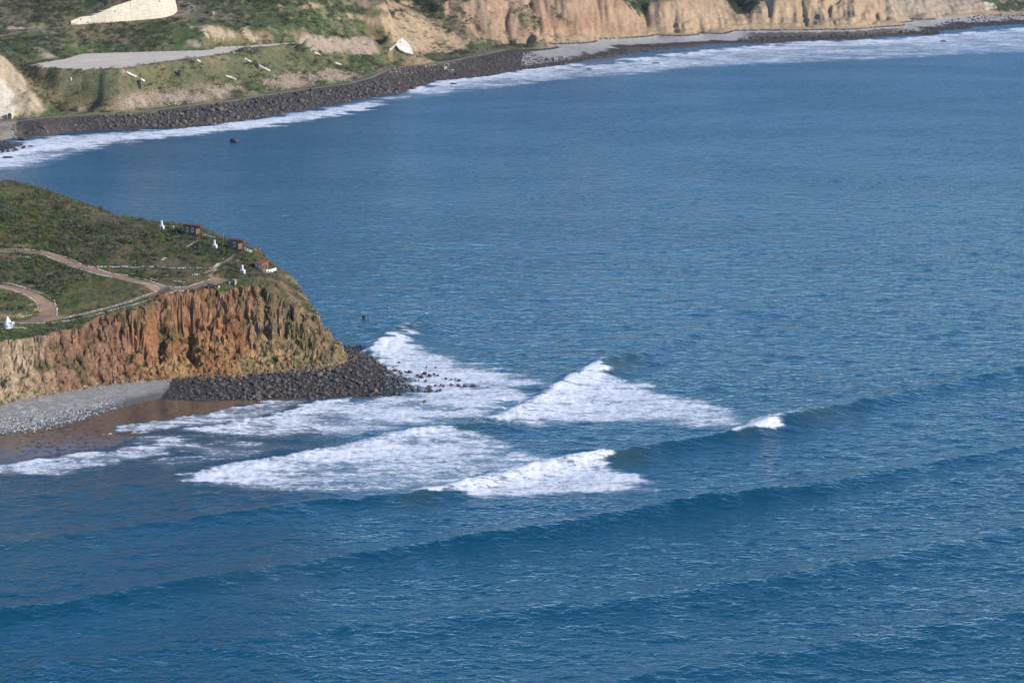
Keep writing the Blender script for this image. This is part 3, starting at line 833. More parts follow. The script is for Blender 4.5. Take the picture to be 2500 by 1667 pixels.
# keep the built ground even
terr_px = [(70, 160), (100, 153), (155, 145), (180, 138), (202, 132), (253, 130), (380, 126.5), (513, 123), (528, 116), (596, 113), (660, 108), (719, 104.5), (722, 106), (660, 113), (593, 118), (567, 128), (488, 139), (398, 150), (289, 168), (220, 168), (152, 166.5), (100, 164)]
terr = W2(terr_px, 40.0)
dt, _, _ = dist_line(HX, HY, terr, closed=True)
it = in_poly(HX, HY, terr)
dt = np.where(it, -dt, dt)
warp *= sstep(0, 45, dt)
fz = ffun(HX, HY - warp)
fz = smooth(fz, 1)
fz += (.9 * fbm(HX / 18, HY / 24, 4, 410) + .5 * fbm(HX / 5, HY / 6, 2, 411)) * sstep(9, 16, fz)
# rock strata benches on the right hand cliffs
sf = sstep(1480, 1600, fpx0) * sstep(8, 12, fz) * sstep(30, 20, fz)
fz += sf * .8 * np.sin(fz * 1.1 + fbm(HX / 40, HY / 40, 2, 412) * 3)
t = sstep(10, 0, dt); fz = fz * (1 - t) + 40.0 * t
t = sstep(1.5, -.5, dt); fz = fz * (1 - t) + 40.0 * t
FROADS = [([(-300, 115), (-120, 100), (0, 92), (60, 78), (130, 68), (200, 62), (260, 58), (325, 52), (400, 45), (440, 38), (470, 30), (472, 20), (455, 10), (440, 4)], 4.5),
          ([(-300, 345), (0, 300), (54, 296), (108, 290), (224, 278), (354, 271), (434, 264), (542, 248), (650, 232), (741, 219), (849, 205), (905, 192), (960, 165), (1079, 153), (1150, 140), (1230, 122)], 2.6)]


def sample_far(x, y):
    i = np.clip((np.asarray(x) - FX[0]) / FSX, 0, len(FX) - 1.001); j = np.clip((np.asarray(y) - FY[0]) / FSY, 0, len(FY) - 1.001)
    i0 = i.astype(int); j0 = j.astype(int); a = i - i0; b = j - j0
    return (fz[j0, i0] * (1 - a) + fz[j0, i0 + 1] * a) * (1 - b) + (fz[j0 + 1, i0] * (1 - a) + fz[j0 + 1, i0 + 1] * a) * b


def hit_far(px, py):
    """march along the line of sight to the far slope"""
    x = (px - 1250.0) / FPX; y = -(py - 833.5) / FPX
    d = np.array([x, CP + y * SP, -SP + y * CP])
    ts = np.arange(1450, 2990, 1.0) / d[1]
    g = CAM_H + d[2] * ts - sample_far(d[0] * ts, d[1] * ts)
    i = int(np.argmax(g < 0))
    t_ = ts[i]
    return np.array([d[0] * t_, d[1] * t_, float(sample_far(d[0] * t_, d[1] * t_))])


froad = np.zeros(HX.shape, bool)
froad_w = []
for pts, hw in FROADS:
    w = np.array([hit_far(a, b) for a, b in pts])
    zs = w[:, 2].copy()
    for _ in range(2): zs[1:-1] = (zs[:-2] + zs[1:-1] * 2 + zs[2:]) / 4
    w[:, 2] = zs
    froad_w.append((w, hw))
    d, arc, _ = dist_line(HX, HY, w)
    zc = np.interp(arc, np.arange(len(w)), w[:, 2])
    t = sstep(hw + 6, hw, d); fz = fz * (1 - t) + zc * t
    froad |= d < hw
# ground held up behind the retaining wall
retain_px = [(174, 61.5), (200, 60), (224, 58.5), (275, 55.5), (325, 51), (370, 47), (400, 43.5), (418, 39), (428, 34), (433, 29), (432, 24)]
retain_w = np.array([hit_far(a, b) for a, b in retain_px])
retain_h = np.array([3.0, 6.0, 6.4, 12.5, 16.5, 20, 21, 21, 21, 21, 20])
rd, rarc, rside = dist_line(HX, HY, retain_w)
rtop = np.interp(rarc, np.arange(len(retain_w)), retain_w[:, 2] + retain_h)
rb = (rside < 0) & (rd > 3.2) & (rd < 70) & (rarc > .01) & (rarc < len(retain_w) - 1.2)
fz = np.where(rb, np.maximum(fz, rtop - .6 + .28 * (rd - 3.2)), fz)
fpx, fpy = PX(HX, HY, fz)
fdzx = np.gradient(fz, axis=1) / FSX; fdzy = np.gradient(fz, axis=0) / FSY
fsl = np.hypot(fdzx, fdzy)

# ---- base colours of the far ground
qA = fbm(HX / 50, HY / 60, 4, 501); qB = fbm(HX / 14, HY / 18, 4, 502); qC = fbm(HX / 4.5, HY / 6, 3, 503)
t = sstep(-.45, .4, qA + .5 * qB)[..., None]
fveg = C(.185, .155, .088) * (1 - t) + C(.092, .118, .046) * t
t = sstep(.05, .5, qC + .4 * qB)[..., None]; fveg = fveg * (1 - .55 * t) + C(.068, .076, .038) * .55 * t
t = sstep(.25, .6, fbm(HX / 7, HY / 10, 3, 505))[..., None]; fveg = fveg * (1 - .6 * t) + C(.25, .205, .135) * .6 * t
oc = C(.365, .245, .155); rd = C(.32, .195, .12); pale = C(.47, .355, .235)
t = sstep(-.3, .4, fbm(HX / 60, fz / 14, 3, 510))[..., None]
frock = oc * (1 - t) + rd * t
t = sstep(1500, 1750, fpx)[..., None]; frock = frock * (1 - t) + (C(.40, .285, .175) * (1 + .1 * qB[..., None])) * t
t = sstep(2120, 2220, fpx)[..., None]; frock = frock * (1 - t) + C(.33, .265, .20) * t
t = (sstep(22, 10, fz + 5 * qB) * .55)[..., None]; frock = frock * (1 - t) + C(.42, .30, .18) * t
frock = frock * (1 + .16 * fbm(HX / 3.0, fz / 9, 3, 511)[..., None])
barew = cliffy * sstep(.30, .62, fsl + .15 * qB) * 1.0
barew = np.maximum(barew, (1 - cliffy) * sstep(1.15, 1.6, fsl + .25 * qB) * .35)
barew = np.maximum(barew, sstep(1290, 1340, fpx) * sstep(48, 36, fz))
fcol = fveg * (1 - barew[..., None]) + frock * barew[..., None]


def fpatch(poly, col, soft=6, strength=1.0, wob_=7):
    global fcol
    w = [(a, b) for a, b in poly]
    xx = fpx + wob_ * qB + wob_ * .6 * qC; yy = fpy + wob_ * .45 * qB
    d, _, _ = dist_line(xx, yy, w, closed=True)
    ins = in_poly(xx, yy, w)
    brk = sstep(-.55, .25, qB * 1.2 + qC * 1.0 + d / (soft * 2.6) - .45)
    m = (np.where(ins, sstep(0, soft, d), 0) * strength * brk)[..., None]
    colr = np.asarray(col) * (1 + .16 * qC[..., None])
    fcol = fcol * (1 - m) + colr * m


TANF = C(.44, .33, .20)
fpatch([(-60, 100), (0, 128), (30, 150), (60, 185), (85, 225), (118, 270), (90, 284), (0, 294), (-200, 310), (-200, 100)], C(.42, .33, .22), 4, 1)
fpatch([(-60, 190), (15, 195), (38, 225), (45, 260), (40, 288), (-60, 296)], C(.52, .46, .36), 5, 1)
fpatch([(10, 70), (40, 62), (85, 60), (80, 68), (20, 78)], C(.48, .36, .24), 3, 1)
fpatch([(400, 45), (430, 50), (445, 75), (480, 55), (520, 60), (560, 70), (610, 65), (650, 105), (600, 112), (560, 100), (530, 108), (500, 90), (460, 70), (420, 60)], C(.46, .36, .24), 6, .8, 12)
fpatch([(455, 95), (490, 100), (510, 120), (470, 120)], C(.40, .33, .23), 4, .7, 10)
fpatch([(735, 85), (790, 84), (850, 92), (915, 88), (935, 135), (880, 140), (830, 134), (760, 128), (735, 110)], C(.36, .28, .21), 4, .95, 9)
fpatch([(660, 15), (700, 8), (770, 6), (810, 18), (760, 24), (690, 22)], C(.42, .27, .17), 5, .9, 8)
fpatch([(860, 0), (1010, 0), (1000, 25), (960, 28), (900, 30), (870, 12)], C(.43, .29, .18), 5, .9, 10)
fpatch([(800, 30), (900, 35), (1000, 25), (1060, 45), (1100, 85), (1160, 115), (1120, 140), (1050, 132), (1000, 130), (950, 100), (940, 70), (880, 60), (830, 55)], C(.43, .315, .19), 7, .88, 10)
fpatch([(115, 172), (200, 171), (290, 171), (400, 153), (490, 142), (570, 131), (600, 120), (730, 108), (770, 132), (900, 160), (870, 176), (700, 178), (630, 195), (560, 202), (430, 216), (300, 230), (200, 262), (130, 255), (120, 215)], C(.130, .132, .066), 3, .85, 6)
fpatch([(260, 270), (300, 230), (350, 225), (430, 218), (520, 208), (560, 200), (600, 215), (560, 240), (470, 255), (380, 265)], C(.34, .27, .21), 8, .8, 12)
fpatch([(630, 195), (700, 178), (800, 165), (870, 175), (900, 190), (850, 200), (740, 215), (650, 230)], C(.36, .27, .20), 8, .85, 12)
fpatch([(160, 185), (200, 190), (230, 205), (170, 215), (150, 240), (130, 245), (120, 215)], C(.36, .28, .19), 6, .35, 14)
fpatch([(80, 115), (110, 118), (150, 140), (120, 150), (90, 140)], C(.38, .31, .21), 5, .6, 9)
fpatch([(160, 265), (220, 258), (260, 265), (210, 275), (150, 280)], C(.34, .28, .20), 5, .6, 10)
fpatch([(700, 20), (830, 30), (850, 45), (760, 45), (690, 35)], C(.075, .125, .03), 6, .7, 9)
fpatch([(320, 100), (560, 88), (560, 96), (330, 108)], C(.08, .13, .035), 4, .6, 8)
fpatch([(0, 95), (120, 78), (130, 95), (0, 112)], C(.095, .13, .035), 5, .6, 8)
DG = C(.055, .068, .034)
fpatch([(1000, -5), (1045, -5), (1090, 20), (1095, 35), (1045, 32), (1020, 18)], DG, 3, 1, 5)
fpatch([(1060, 32), (1110, 30), (1140, 60), (1190, 105), (1150, 112), (1110, 90), (1080, 60)], C(.16, .135, .085), 5, .85, 8)
fpatch([(1110, 0), (1150, 40), (1190, 80), (1180, 90), (1130, 50), (1090, 15)], C(.10, .10, .055), 4, .7, 7)
fpatch([(1240, 25), (1300, 5), (1330, 60), (1310, 90), (1280, 75), (1265, 50)], C(.13, .125, .07), 6, .75, 9)
fpatch([(1335, 5), (1375, 40), (1410, 70), (1390, 75), (1350, 40)], C(.12, .12, .07), 4, .7, 7)
fpatch([(1515, -5), (1590, -5), (1590, 15), (1575, 50), (1555, 38), (1535, 20)], DG, 3, 1, 4)
fpatch([(1768, -5), (1870, -5), (1845, 22), (1830, 45), (1800, 38), (1785, 20)], DG, 3, 1, 4)
fpatch([(2480, -5), (2380, -5), (2400, 25), (2450, 33), (2520, 30), (2600, 10)], C(.075, .085, .045), 4, 1, 6)
fpatch([(2385, 0), (2430, 8), (2440, 22), (2410, 30), (2395, 15)], C(.48, .42, .33), 3, .9, 5)
fpatch([(1905, 42), (1960, 48), (2010, 50), (2020, 58), (1950, 60), (1900, 52)], C(.26, .225, .14), 4, .8, 6)
fpatch([(1160, 112), (1240, 116), (1290, 120), (1230, 135), (1100, 150), (1000, 155), (900, 170), (940, 145), (1040, 140)], C(.155, .13, .08), 5, .8, 7)
# foreshore
beachm = (fz < 7.5) & (fpx > 1275) & (fpy > 40)
bc = C(.33, .315, .285) * (1 + .1 * qC[..., None])
hgt = fz + .9 * qB
lowrock = sstep(3.0, 2.0, hgt)[..., None]
bc = bc * (1 - lowrock) + C(.055, .048, .045) * lowrock
wet = (sstep(.9, .5, fz) * sstep(1420, 1500, fpx) * sstep(1900, 1800, fpx))[..., None]
bc = bc * (1 - wet) + C(.10, .085, .075) * wet
dkr = (sstep(1800, 1850, fpx) * sstep(2260, 2150, fpx) * sstep(6.5, 5.5, fz + .8 * qC))[..., None]
bc = bc * (1 - dkr * .85) + C(.075, .06, .05) * dkr * .85
fcol = np.where(beachm[..., None], bc, fcol)
revm = (fz < 8.6) & ~beachm & (HY < 2600)
fcol = np.where(revm[..., None], C(.07, .06, .055) * (1 + .3 * qC[..., None]), fcol)
rrk = revm & (fpx < 40)
fcol = np.where(rrk[..., None], C(.24, .205, .165) * (1 + .2 * qC[..., None]), fcol)
fcol = np.where(it[..., None], C(.62, .52, .40) * (1 + .04 * qB[..., None]), fcol)
fcol = np.where(froad[..., None], C(.235, .195, .15), fcol)
fcol = np.clip(fcol, .01, .8)

FG = dict(v=np.stack([HX, HY, fz], -1), col=fcol)
fin_view = np.abs(HX) < .275 * HY
fin_view = fm(fin_view | (HX < 480)) & (np.maximum.reduce([fz[:-1, :-1], fz[1:, :-1], fz[:-1, 1:], fz[1:, 1:]]) > -1.5)
# hidden uplands need no fine mesh
f_terr = fm(it) & fin_view
f_froad = fm(froad) & fin_view & ~f_terr
f_beach = fm(beachm) & fin_view & ~f_terr & ~f_froad
f_rev = fm(revm) & fin_view & ~f_terr & ~f_froad & ~f_beach
upland = (fpy[:-1, :-1] < -35)
f_hill = fin_view & ~(f_terr | f_froad | f_beach | f_rev) & ~upland
M_HILL = mat_attr('coastal_hills', amp=.32, scale=.2, bump=1.0, bdist=2.2)
M_TERR = mat_attr('pale_concrete', amp=.13, scale=.06, bump=.1, bdist=.1)
M_FB = mat_attr('far_shingle', amp=.3, scale=.4, bump=.7, bdist=.5)
grid_part('hills', FG, f_hill, M_HILL)
UG = dict(v=FG['v'][::5, ::5], col=FG['col'][::5, ::5])
grid_part('uplands', UG, (fpy[::5, ::5][:-1, :-1] < -24) & (fz[::5, ::5][:-1, :-1] > 12), M_HILL)
grid_part('terrace', FG, f_terr, M_TERR)
grid_part('coast_road', FG, f_froad, M_TERR)
grid_part('shingle_beach', FG, f_beach, M_FB)
revetment = grid_part('rock_revetment', FG, f_rev, M_FB)
# ================================================================== ROCKS
def ico(sub):
    import bmesh
    bm = bmesh.new(); bmesh.ops.create_icosphere(bm, subdivisions=sub, radius=1.0)
    v = np.array([p.co[:] for p in bm.verts]); f = np.array([[q.index for q in p.verts] for p in bm.faces]); bm.free()
    return v, f


ICO1, ICO2 = ico(1), ico(2)


def rock_shape(rng, base, planes=9, flat=.75):
    v, f = base
    n = rng.normal(size=(planes, 3)); n /= np.linalg.norm(n, axis=1)[:, None]
    dd = rng.uniform(.55, .95, planes)
    dots = v @ n.T
    r = np.min(np.where(dots > .05, dd / np.maximum(dots, .05), 9), axis=1)
    r = np.minimum(r, 1.15) * (1 + rng.normal(0, .03, len(v)))
    return v * r[:, None] * np.array([1, .9, flat]), f


def rotm(rng):
    a, b, c = rng.uniform(0, 6.28, 3)
    ca, sa, cb, sb = math.cos(a), math.sin(a), math.cos(b * .15), math.sin(b * .15)
    Rz = np.array([[ca, -sa, 0], [sa, ca, 0], [0, 0, 1]]); Rx = np.array([[1, 0, 0], [0, cb, -sb], [0, sb, cb]])
    return Rz @ Rx


def joined(name, items, mat, parent=None, kind='stuff', smooth_shade=False, **kw):
    """items: (verts, faces, colour)"""
    vs, fs, cs, o = [], [], [], 0
    for v, f, c in items:
        vs.append(v); fs.append(f + o); o += len(v)
        cs.append(np.broadcast_to(np.asarray(c, float), (len(v), 3)))
    me = mesh_np(name, np.vstack(vs), np.vstack(fs), cols={'col': np.vstack(cs)}, smooth_shade=smooth_shade)
    return link(name, me, mat, parent, kind=kind, **kw)


M_ROCK = mat_attr('dark_boulder', amp=.35, scale=1.3, bump=.6, bdist=.2, rough=.8, spec=.3)
rr = np.random.default_rng(11)
ROCKS = [rock_shape(rr, ICO2) for _ in range(10)]
ROCKS1 = [rock_shape(rr, ICO1, 7) for _ in range(10)]
RMAT = []
for q_, c_ in enumerate([(.075, .068, .066), (.095, .084, .078), (.060, .056, .058), (.125, .105, .085), (.115, .075, .058), (.17, .135, .10)]):
    RMAT.append(mat_plain('boulder_stone', c_, rough=.8, amp=.35, scale=1.6, bump=.5, bdist=.15, spec=.35))
RMESH = {}


def rock_mesh(i, m):
    if (i, m) not in RMESH:
        v, f = ROCKS[i]
        me = mesh_np('boulder', v, f, smooth_shade=False); me.materials.append(RMAT[m]); RMESH[(i, m)] = me
    return RMESH[(i, m)]


# ---- boulder shore round the point
cand = []
lo, hi = spit.min(0), spit.max(0)
while len(cand) < 6500:
    x, y = rr.uniform(lo[0] - 2, hi[0] + 3), rr.uniform(lo[1], hi[1])
    cand.append((x, y))
cand = np.array(cand)
cand = cand[in_poly(cand[:, 0] + rr.normal(0, .8, len(cand)), cand[:, 1] + rr.normal(0, 1.0, len(cand)), spit)]
cz = sample_near(cand[:, 0], cand[:, 1])
ok = cz < 4.6
cand, cz = cand[ok], cz[ok]
cpx, cpy = PX(cand[:, 0], cand[:, 1], cz)
size = rr.lognormal(-.55, .45, len(cand)) * np.interp(cpx, [400, 480, 640, 900, 1000], [.45, .8, 1.0, .85, .9])
order = np.argsort(-size)
items = []
for n_, i in enumerate(order):
    s_ = min(size[i], 1.7) * .74
    x, y, z = cand[i, 0], cand[i, 1], cz[i]
    red = rr.random()
    m_ = int(rr.choice([0, 1, 2, 3, 4, 5], p=[.30, .24, .22, .13, .07, .04]))
    if n_ < 290:
        link('boulder', rock_mesh(int(rr.integers(10)), m_), parent=boulder_shore, loc=(x, y, z + s_ * .30), rot=(rr.normal(0, .2), rr.normal(0, .2), rr.uniform(0, 6.28)), scale=(s_ * rr.uniform(.9, 1.25), s_, s_ * rr.uniform(.8, 1.2)))
    else:
        v, f = ROCKS1[int(rr.integers(10))]
        c0 = np.array([(.075, .068, .066), (.095, .084, .078), (.060, .056, .058), (.125, .105, .085), (.115, .075, .058), (.17, .135, .10)][m_])
        items.append((v @ rotm(rr).T * s_ * np.array([1.1, 1, 1]) + (x, y, z + s_ * .25), f, c0))
joined('small_boulders', items, M_ROCK, boulder_shore)

# ---- rocks standing out of the foam and the bay
SEA_ROCKS = [(1001, 911, 14), (1037, 914, 13), (1040, 931, 7), (1023, 949, 14), (1048, 948, 14), (1088, 926, 8), (1102, 928, 7), (1113, 926, 6), (1122, 931, 10), (1101, 941, 9), (1120, 943, 10),
             (1134, 944, 12), (1156, 943, 13), (1076, 941, 7), (1082, 944, 8), (1064, 942, 7), (1075, 954, 9), (1067, 956, 8), (1050, 956, 12), (1038, 957, 6), (1022, 956, 8), (1008, 951, 11), (978, 963, 10),
             (1037, 982, 9), (1063, 898, 6), (1041, 897, 6), (1069, 918, 9), (1048, 918, 10), (1060, 915, 8), (1028, 922, 12), (1020, 918, 9), (1015, 930, 6), (1022, 929, 6), (960, 898, 6), (974, 886, 8), (970, 905, 6)]
ROCK_LAB = {(1001, 911): 'brownish boulder at the very end of the boulder point, foam around it', (1156, 943): 'large dark rock farthest out from the boulder point in the foam', (1134, 944): 'pointed dark rock beside the outermost rock in the foam',
            (1037, 982): 'lone dark rock in the foam on the beach side of the boulder point', (1063, 898): 'lone small rock in the foam towards the point breaker', (978, 963): 'dark rock hard against the beach side of the boulder point tip'}
for a, b, s_ in SEA_ROCKS:
    p = P(a, b, .1); zz = .25
    r_ = s_ / 6.3 / 2
    link('sea_rock', rock_mesh(int(rr.integers(10)), int(rr.choice([0, 2]))), loc=(p[0], p[1], zz + r_ * .15), rot=(rr.normal(0, .3), rr.normal(0, .3), rr.uniform(0, 6)), scale=(r_ * 1.15, r_ * 1.1, r_ * 1.2),
         label=ROCK_LAB.get((a, b), 'small dark rock poking out of the white foam off the boulder point'), cat='rock', group=None if (a, b) in ROCK_LAB else 'rocks in the foam off the point')
for a, b, w_, h_, lab in [(890, 774, 1.0, 1.0, 'dark rock standing alone in blue water behind the headland'),
                          (898, 777, .45, .5, 'tiny dark rock just beside the larger lone rock behind the headland'),
                          (574, 347, 4.6, 2.2, 'wide flat black rock alone in the bay below the revetment'),
                          (245, 385, 1.0, .7, 'small black rock in the bay water below the left end of the shore break'),
                          (22, 386, 4.0, 1.2, 'long low dark rock in the foam below the tunnel cliff'),
                          (75, 360, 3.0, 1.4, 'dark rock at the outer tip of the reef below the tunnel cliff'),
                          (57, 342, 3.6, 1.4, 'dark rock between the reef and the revetment end, ringed by foam'),
                          (1108, 206, 4.0, 1.1, 'low dark rock in the foam in front of the boulder mound'),
                          (2302, 87, 5.0, 1.0, 'low dark rock at the foot of the farthest beach'),
                          (2303, 102, 4.0, 1.0, 'dark rock in the surf off the farthest beach'),
                          (1603, 155, 4.0, .9, 'dark speck of rock in the surf off the grey shingle beach')]:
    p = P(a, b, 0)
    link('sea_rock', rock_mesh(int(rr.integers(10)), 2), loc=(p[0], p[1], h_ * .25), rot=(0, 0, rr.uniform(-.4, .4)), scale=(w_, w_ * .8, h_ * 1.3), label=lab, cat='rock')
its = []
for _ in range(60):                                     # wet stones at the back of the point
    p = P(rr.uniform(822, 898), rr.uniform(846, 857), 0); v, f = ROCKS1[int(rr.integers(10))]
    s_ = rr.uniform(.3, .8); its.append((v * s_ + (p[0], p[1], .3), f, (.05, .047, .047)))
joined('wet_stones', its, M_ROCK, boulder_shore)

# ---- big stones in the grey beach and kelp on the sand
its = []
for _ in range(2400):
    a = rr.uniform(-20, 330); t_ = rr.random() ** 2
    if rr.random() > np.interp(a, [0, 160, 310], [1, .75, 0]): continue
    yb = np.interp(a, [0, 80, 150, 250, 330, 400], [1064, 1053, 1039, 1009, 984, 968]); yt = np.interp(a, [0, 120, 300], [1015, 1010, 968])
    b = yb + (yt - yb) * t_
    p = P(a, b, 1.3); z = float(sample_near(p[0], p[1])); v, f = ROCKS1[int(rr.integers(10))]
    s_ = rr.uniform(.15, .42)
    dark = rr.random() < (.75 if t_ < .12 else .25)
    c0 = (.09, .085, .08) if dark else (.42, .41, .39)
    its.append((v @ rotm(rr).T * s_ + (p[0], p[1], z + .05), f, np.array(c0) * rr.uniform(.7, 1.2)))
joined('beach_cobbles', its, M_ROCK, label='loose pale and dark cobbles along the lower edge of the grey beach', cat='cobbles')
its = []
for _ in range(120):
    a, b = rr.uniform(40, 330), rr.uniform(1055, 1110)
    if rr.random() < .45: a, b = rr.normal(160, 40), rr.normal(1097, 8)
    p = P(a, b, .3); z = float(sample_near(p[0], p[1]))
    if z < .08 or z > 1.1: continue
    v, f = ROCKS1[int(rr.integers(10))]
    its.append((v @ rotm(rr).T * np.array([rr.uniform(.25, .9), rr.uniform(.2, .5), .13]) + (p[0], p[1], z + .04), f, (.045, .03, .025)))
joined('kelp_wrack', its, M_ROCK, label='dark kelp wrack strewn over the wet brown sand', cat='kelp')

# fallen blocks at the foot of the cliff
its = []
for _ in range(900):
    a = rr.uniform(-30, 845); t_ = abs(rr.normal(0, 1))
    b = np.interp(a, [q[0] for q in foot_px[2:]], [q[1] for q in foot_px[2:]]) - 4 + t_ * 5 - rr.uniform(0, 10)
    p = hit(a, b)
    if p[2] > 9: continue
    v, f = ROCKS1[int(rr.integers(10))]; s_ = rr.lognormal(-1.25, .5)
    c0 = np.array([(.34, .25, .16), (.27, .17, .10), (.22, .17, .13), (.30, .20, .11)][int(rr.integers(4))])
    its.append((v @ rotm(rr).T * s_ + p, f, c0 * rr.uniform(.7, 1.15)))
joined('fallen_blocks', its, M_ROCK, headland)

# ---- far revetment, boulder mound and reef
def rand_in(poly, n, rng):
    w = np.array(poly, float); lo, hi = w.min(0), w.max(0); out = []
    while len(out) < n:
        q = rng.uniform(lo, hi, (n * 3, 2)); q = q[in_poly(q[:, 0], q[:, 1], w)]
        out += list(q)
    return np.array(out[:n])


REV_TOP = [(25, 306), (108, 297), (224, 285), (354, 277), (434, 270), (542, 254), (650, 238), (741, 225), (849, 211), (902, 200)]
REV_BOT = [(30, 338), (54, 331), (145, 326), (217, 318), (361, 314), (452, 312), (542, 303), (650, 286), (741, 270), (849, 250), (902, 238), (985, 228)]
poly_rev = REV_TOP + [(940, 196)] + REV_BOT[::-1]
poly_mound = [(902, 200), (935, 184), (955, 168), (1079, 160), (1134, 149), (1200, 140), (1278, 126), (1300, 130), (1330, 141), (1400, 138), (1500, 129), (1600, 116), (1720, 107), (1720, 114), (1606, 126), (1500, 138), (1423, 148), (1369, 159), (1278, 171), (1202, 186), (1134, 192), (1043, 207), (1005, 224), (985, 228)]
poly_reef = [(-40, 345), (20, 345), (50, 352), (62, 362), (45, 370), (20, 378), (-40, 385)]
poly_right = [(1800, 90), (1900, 90), (2023, 84), (2138, 80), (2250, 70), (2372, 38), (2510, 34), (2510, 62), (2400, 70), (2300, 82), (2095, 95), (1925, 102), (1800, 108)]
items, n_big = [], 0
for a, b in rand_in(poly_rev, 2600, rr):
    p = hit_far(a, b)
    if p[2] > 9.6: continue
    big = np.interp(a, [20, 200, 350, 560, 900], [.75, .8, 1.25, 1.2, 1.3])
    yb = np.interp(a, [q[0] for q in REV_BOT], [q[1] for q in REV_BOT])
    s_ = rr.lognormal(-.22, .36) * big * .9
    lowc = (yb - b) < 14
    m_ = int(rr.choice([0, 1, 2, 3, 4, 5], p=[.16, .26, .22, .12, .08, .16] if lowc else [.28, .30, .26, .10, .04, .02]))
    if n_big < 280 and s_ > 1.28:
        n_big += 1
        link('boulder', rock_mesh(int(rr.integers(10)), m_), parent=revetment, loc=(p[0], p[1], p[2] + .35 * s_), rot=(rr.normal(0, .3), rr.normal(0, .3), rr.uniform(0, 6)), scale=(s_ * rr.uniform(.95, 1.2), s_, s_ * rr.uniform(.9, 1.2)))
    else:
        v, f = ROCKS1[int(rr.integers(10))]
        c0 = np.array([(.080, .072, .070), (.100, .088, .080), (.066, .062, .064), (.135, .11, .085), (.12, .08, .06), (.20, .15, .10)][m_])
        items.append((v @ rotm(rr).T * s_ + (p[0], p[1], p[2] + .25 * s_), f, c0))
for poly, n, sz, cols_ in ((poly_mound, 2600, .8, [(.085, .07, .065), (.115, .085, .07), (.07, .06, .06), (.15, .11, .085)]), (poly_reef, 220, .9, [(.05, .045, .045), (.07, .06, .06)]), (poly_right, 700, 1.0, [(.06, .05, .05), (.08, .065, .06), (.10, .08, .07)])):
    for a, b in rand_in(poly, n, rr):
        if poly is poly_reef:
            p = P(a, b, .3)
        else:
            p = hit_far(a, b)
            if p[2] > 9.5: continue
        s_ = rr.lognormal(-.1, .35) * sz
        v, f = ROCKS1[int(rr.integers(10))]
        items.append((v @ rotm(rr).T * s_ + (p[0], p[1], p[2] + .2 * s_), f, np.array(cols_[int(rr.integers(len(cols_)))]) * rr.uniform(.8, 1.2)))
joined('small_boulders', items, M_ROCK, revetment)
items = []
for poly, n in (([(270, 268), (300, 232), (350, 228), (430, 220), (520, 210), (560, 204), (590, 214), (560, 238), (470, 253), (380, 263)], 900),
                ([(632, 196), (700, 180), (800, 168), (870, 178), (895, 190), (850, 198), (740, 213), (650, 228)], 800),
                ([(940, 182), (960, 166), (1080, 158), (1130, 150), (1080, 172), (960, 185)], 200)):
    for a, b in rand_in(poly, n, rr):
        p = hit_far(a, b); s_ = rr.uniform(.3, .8); v, f = ROCKS1[int(rr.integers(10))]
        c0 = np.array([(.42, .33, .26), (.36, .25, .19), (.28, .22, .18), (.46, .38, .31)][int(rr.integers(4))])
        items.append((v @ rotm(rr).T * s_ + (p[0], p[1], p[2] + .1), f, c0))
joined('rubble_slope', items, M_ROCK, label='pinkish broken rubble strewn on the slope above the revetment', cat='rubble')
p = hit_far(113, 97)
link('boulder', rock_mesh(3, 5), loc=(p[0], p[1], p[2] + .8), scale=(2.0, 1.8, 2.1), label='single pale boulder lying in the grass below the hillside road', cat='boulder')

# ================================================================== SCRUB
def shrub_shape(rng, n=32, spread=1.0):
    """many small leaf-sized faces through an uneven mound"""
    vs, fs = [], []
    lobes = rng.normal(0, .38, (5, 3)) * np.array([1, 1, .4]) + np.array([0, 0, .35])
    for i in range(n):
        c0 = lobes[int(rng.integers(5))] + rng.normal(0, .23, 3) * np.array([1, 1, .8]); c0[2] = max(c0[2], .05)
        a = rng.normal(0, 1, (3, 3)); a /= np.linalg.norm(a, axis=1)[:, None]
        vs.append(c0 + a * rng.uniform(.12, .27)); fs.append([3 * i, 3 * i + 1, 3 * i + 2])
    return np.vstack(vs) * spread, np.array(fs)


rs = np.random.default_rng(23)
SHRUBS = [shrub_shape(rs) for _ in range(8)]
SHR_S = [shrub_shape(rs, 16) for _ in range(8)]
SHR_B = [shrub_shape(rs, 220) for _ in range(6)]
M_LEAF = mat_attr('scrub_leaves', amp=.25, scale=1.5, bump=0, bdist=.1, rough=.75, spec=.25)
LEAF_C = np.array([(.098, .104, .060), (.120, .122, .078), (.074, .104, .036), (.098, .132, .044), (.150, .128, .080), (.070, .080, .048)])
items = []
gx, gy = rs.uniform(-215, -62, 60000), rs.uniform(735, 925, 60000)
gz_ = sample_near(gx, gy)
ji = ((gy - NY[0]) / (STEP * 1.15)).astype(int); ix_ = ((gx - NX[0]) / STEP).astype(int)
dens = .5 + .5 * fbm(gx / 14, gy / 14, 3, 601) + .4 * fbm(gx / 4, gy / 4, 2, 602)
ppx, ppy = PX(gx, gy, gz_)
dens = dens * np.where(ppy < 600, 1.0, 1.0)
lawn = in_poly(ppx, ppy, [(110, 770), (180, 690), (240, 672), (330, 690), (380, 702), (300, 735), (170, 768)]) | in_poly(ppx, ppy, [(0, 790), (0, 735), (90, 735), (90, 765)]) | in_poly(ppx, ppy, [(480, 712), (540, 680), (640, 680), (640, 705)])
dens = np.where(lawn, dens * .28, dens)
sl_ = slope[ji, ix_]
dens = np.where(sl_ > 1.0, dens * .10, dens)
okm = is_head[ji, ix_] & ~road[ji, ix_] & (rs.random(len(gx)) < np.clip(dens, 0, 1) * .8) & (ppx > -90) & (gz_ > 5)
near_road = np.zeros(len(gx), bool)
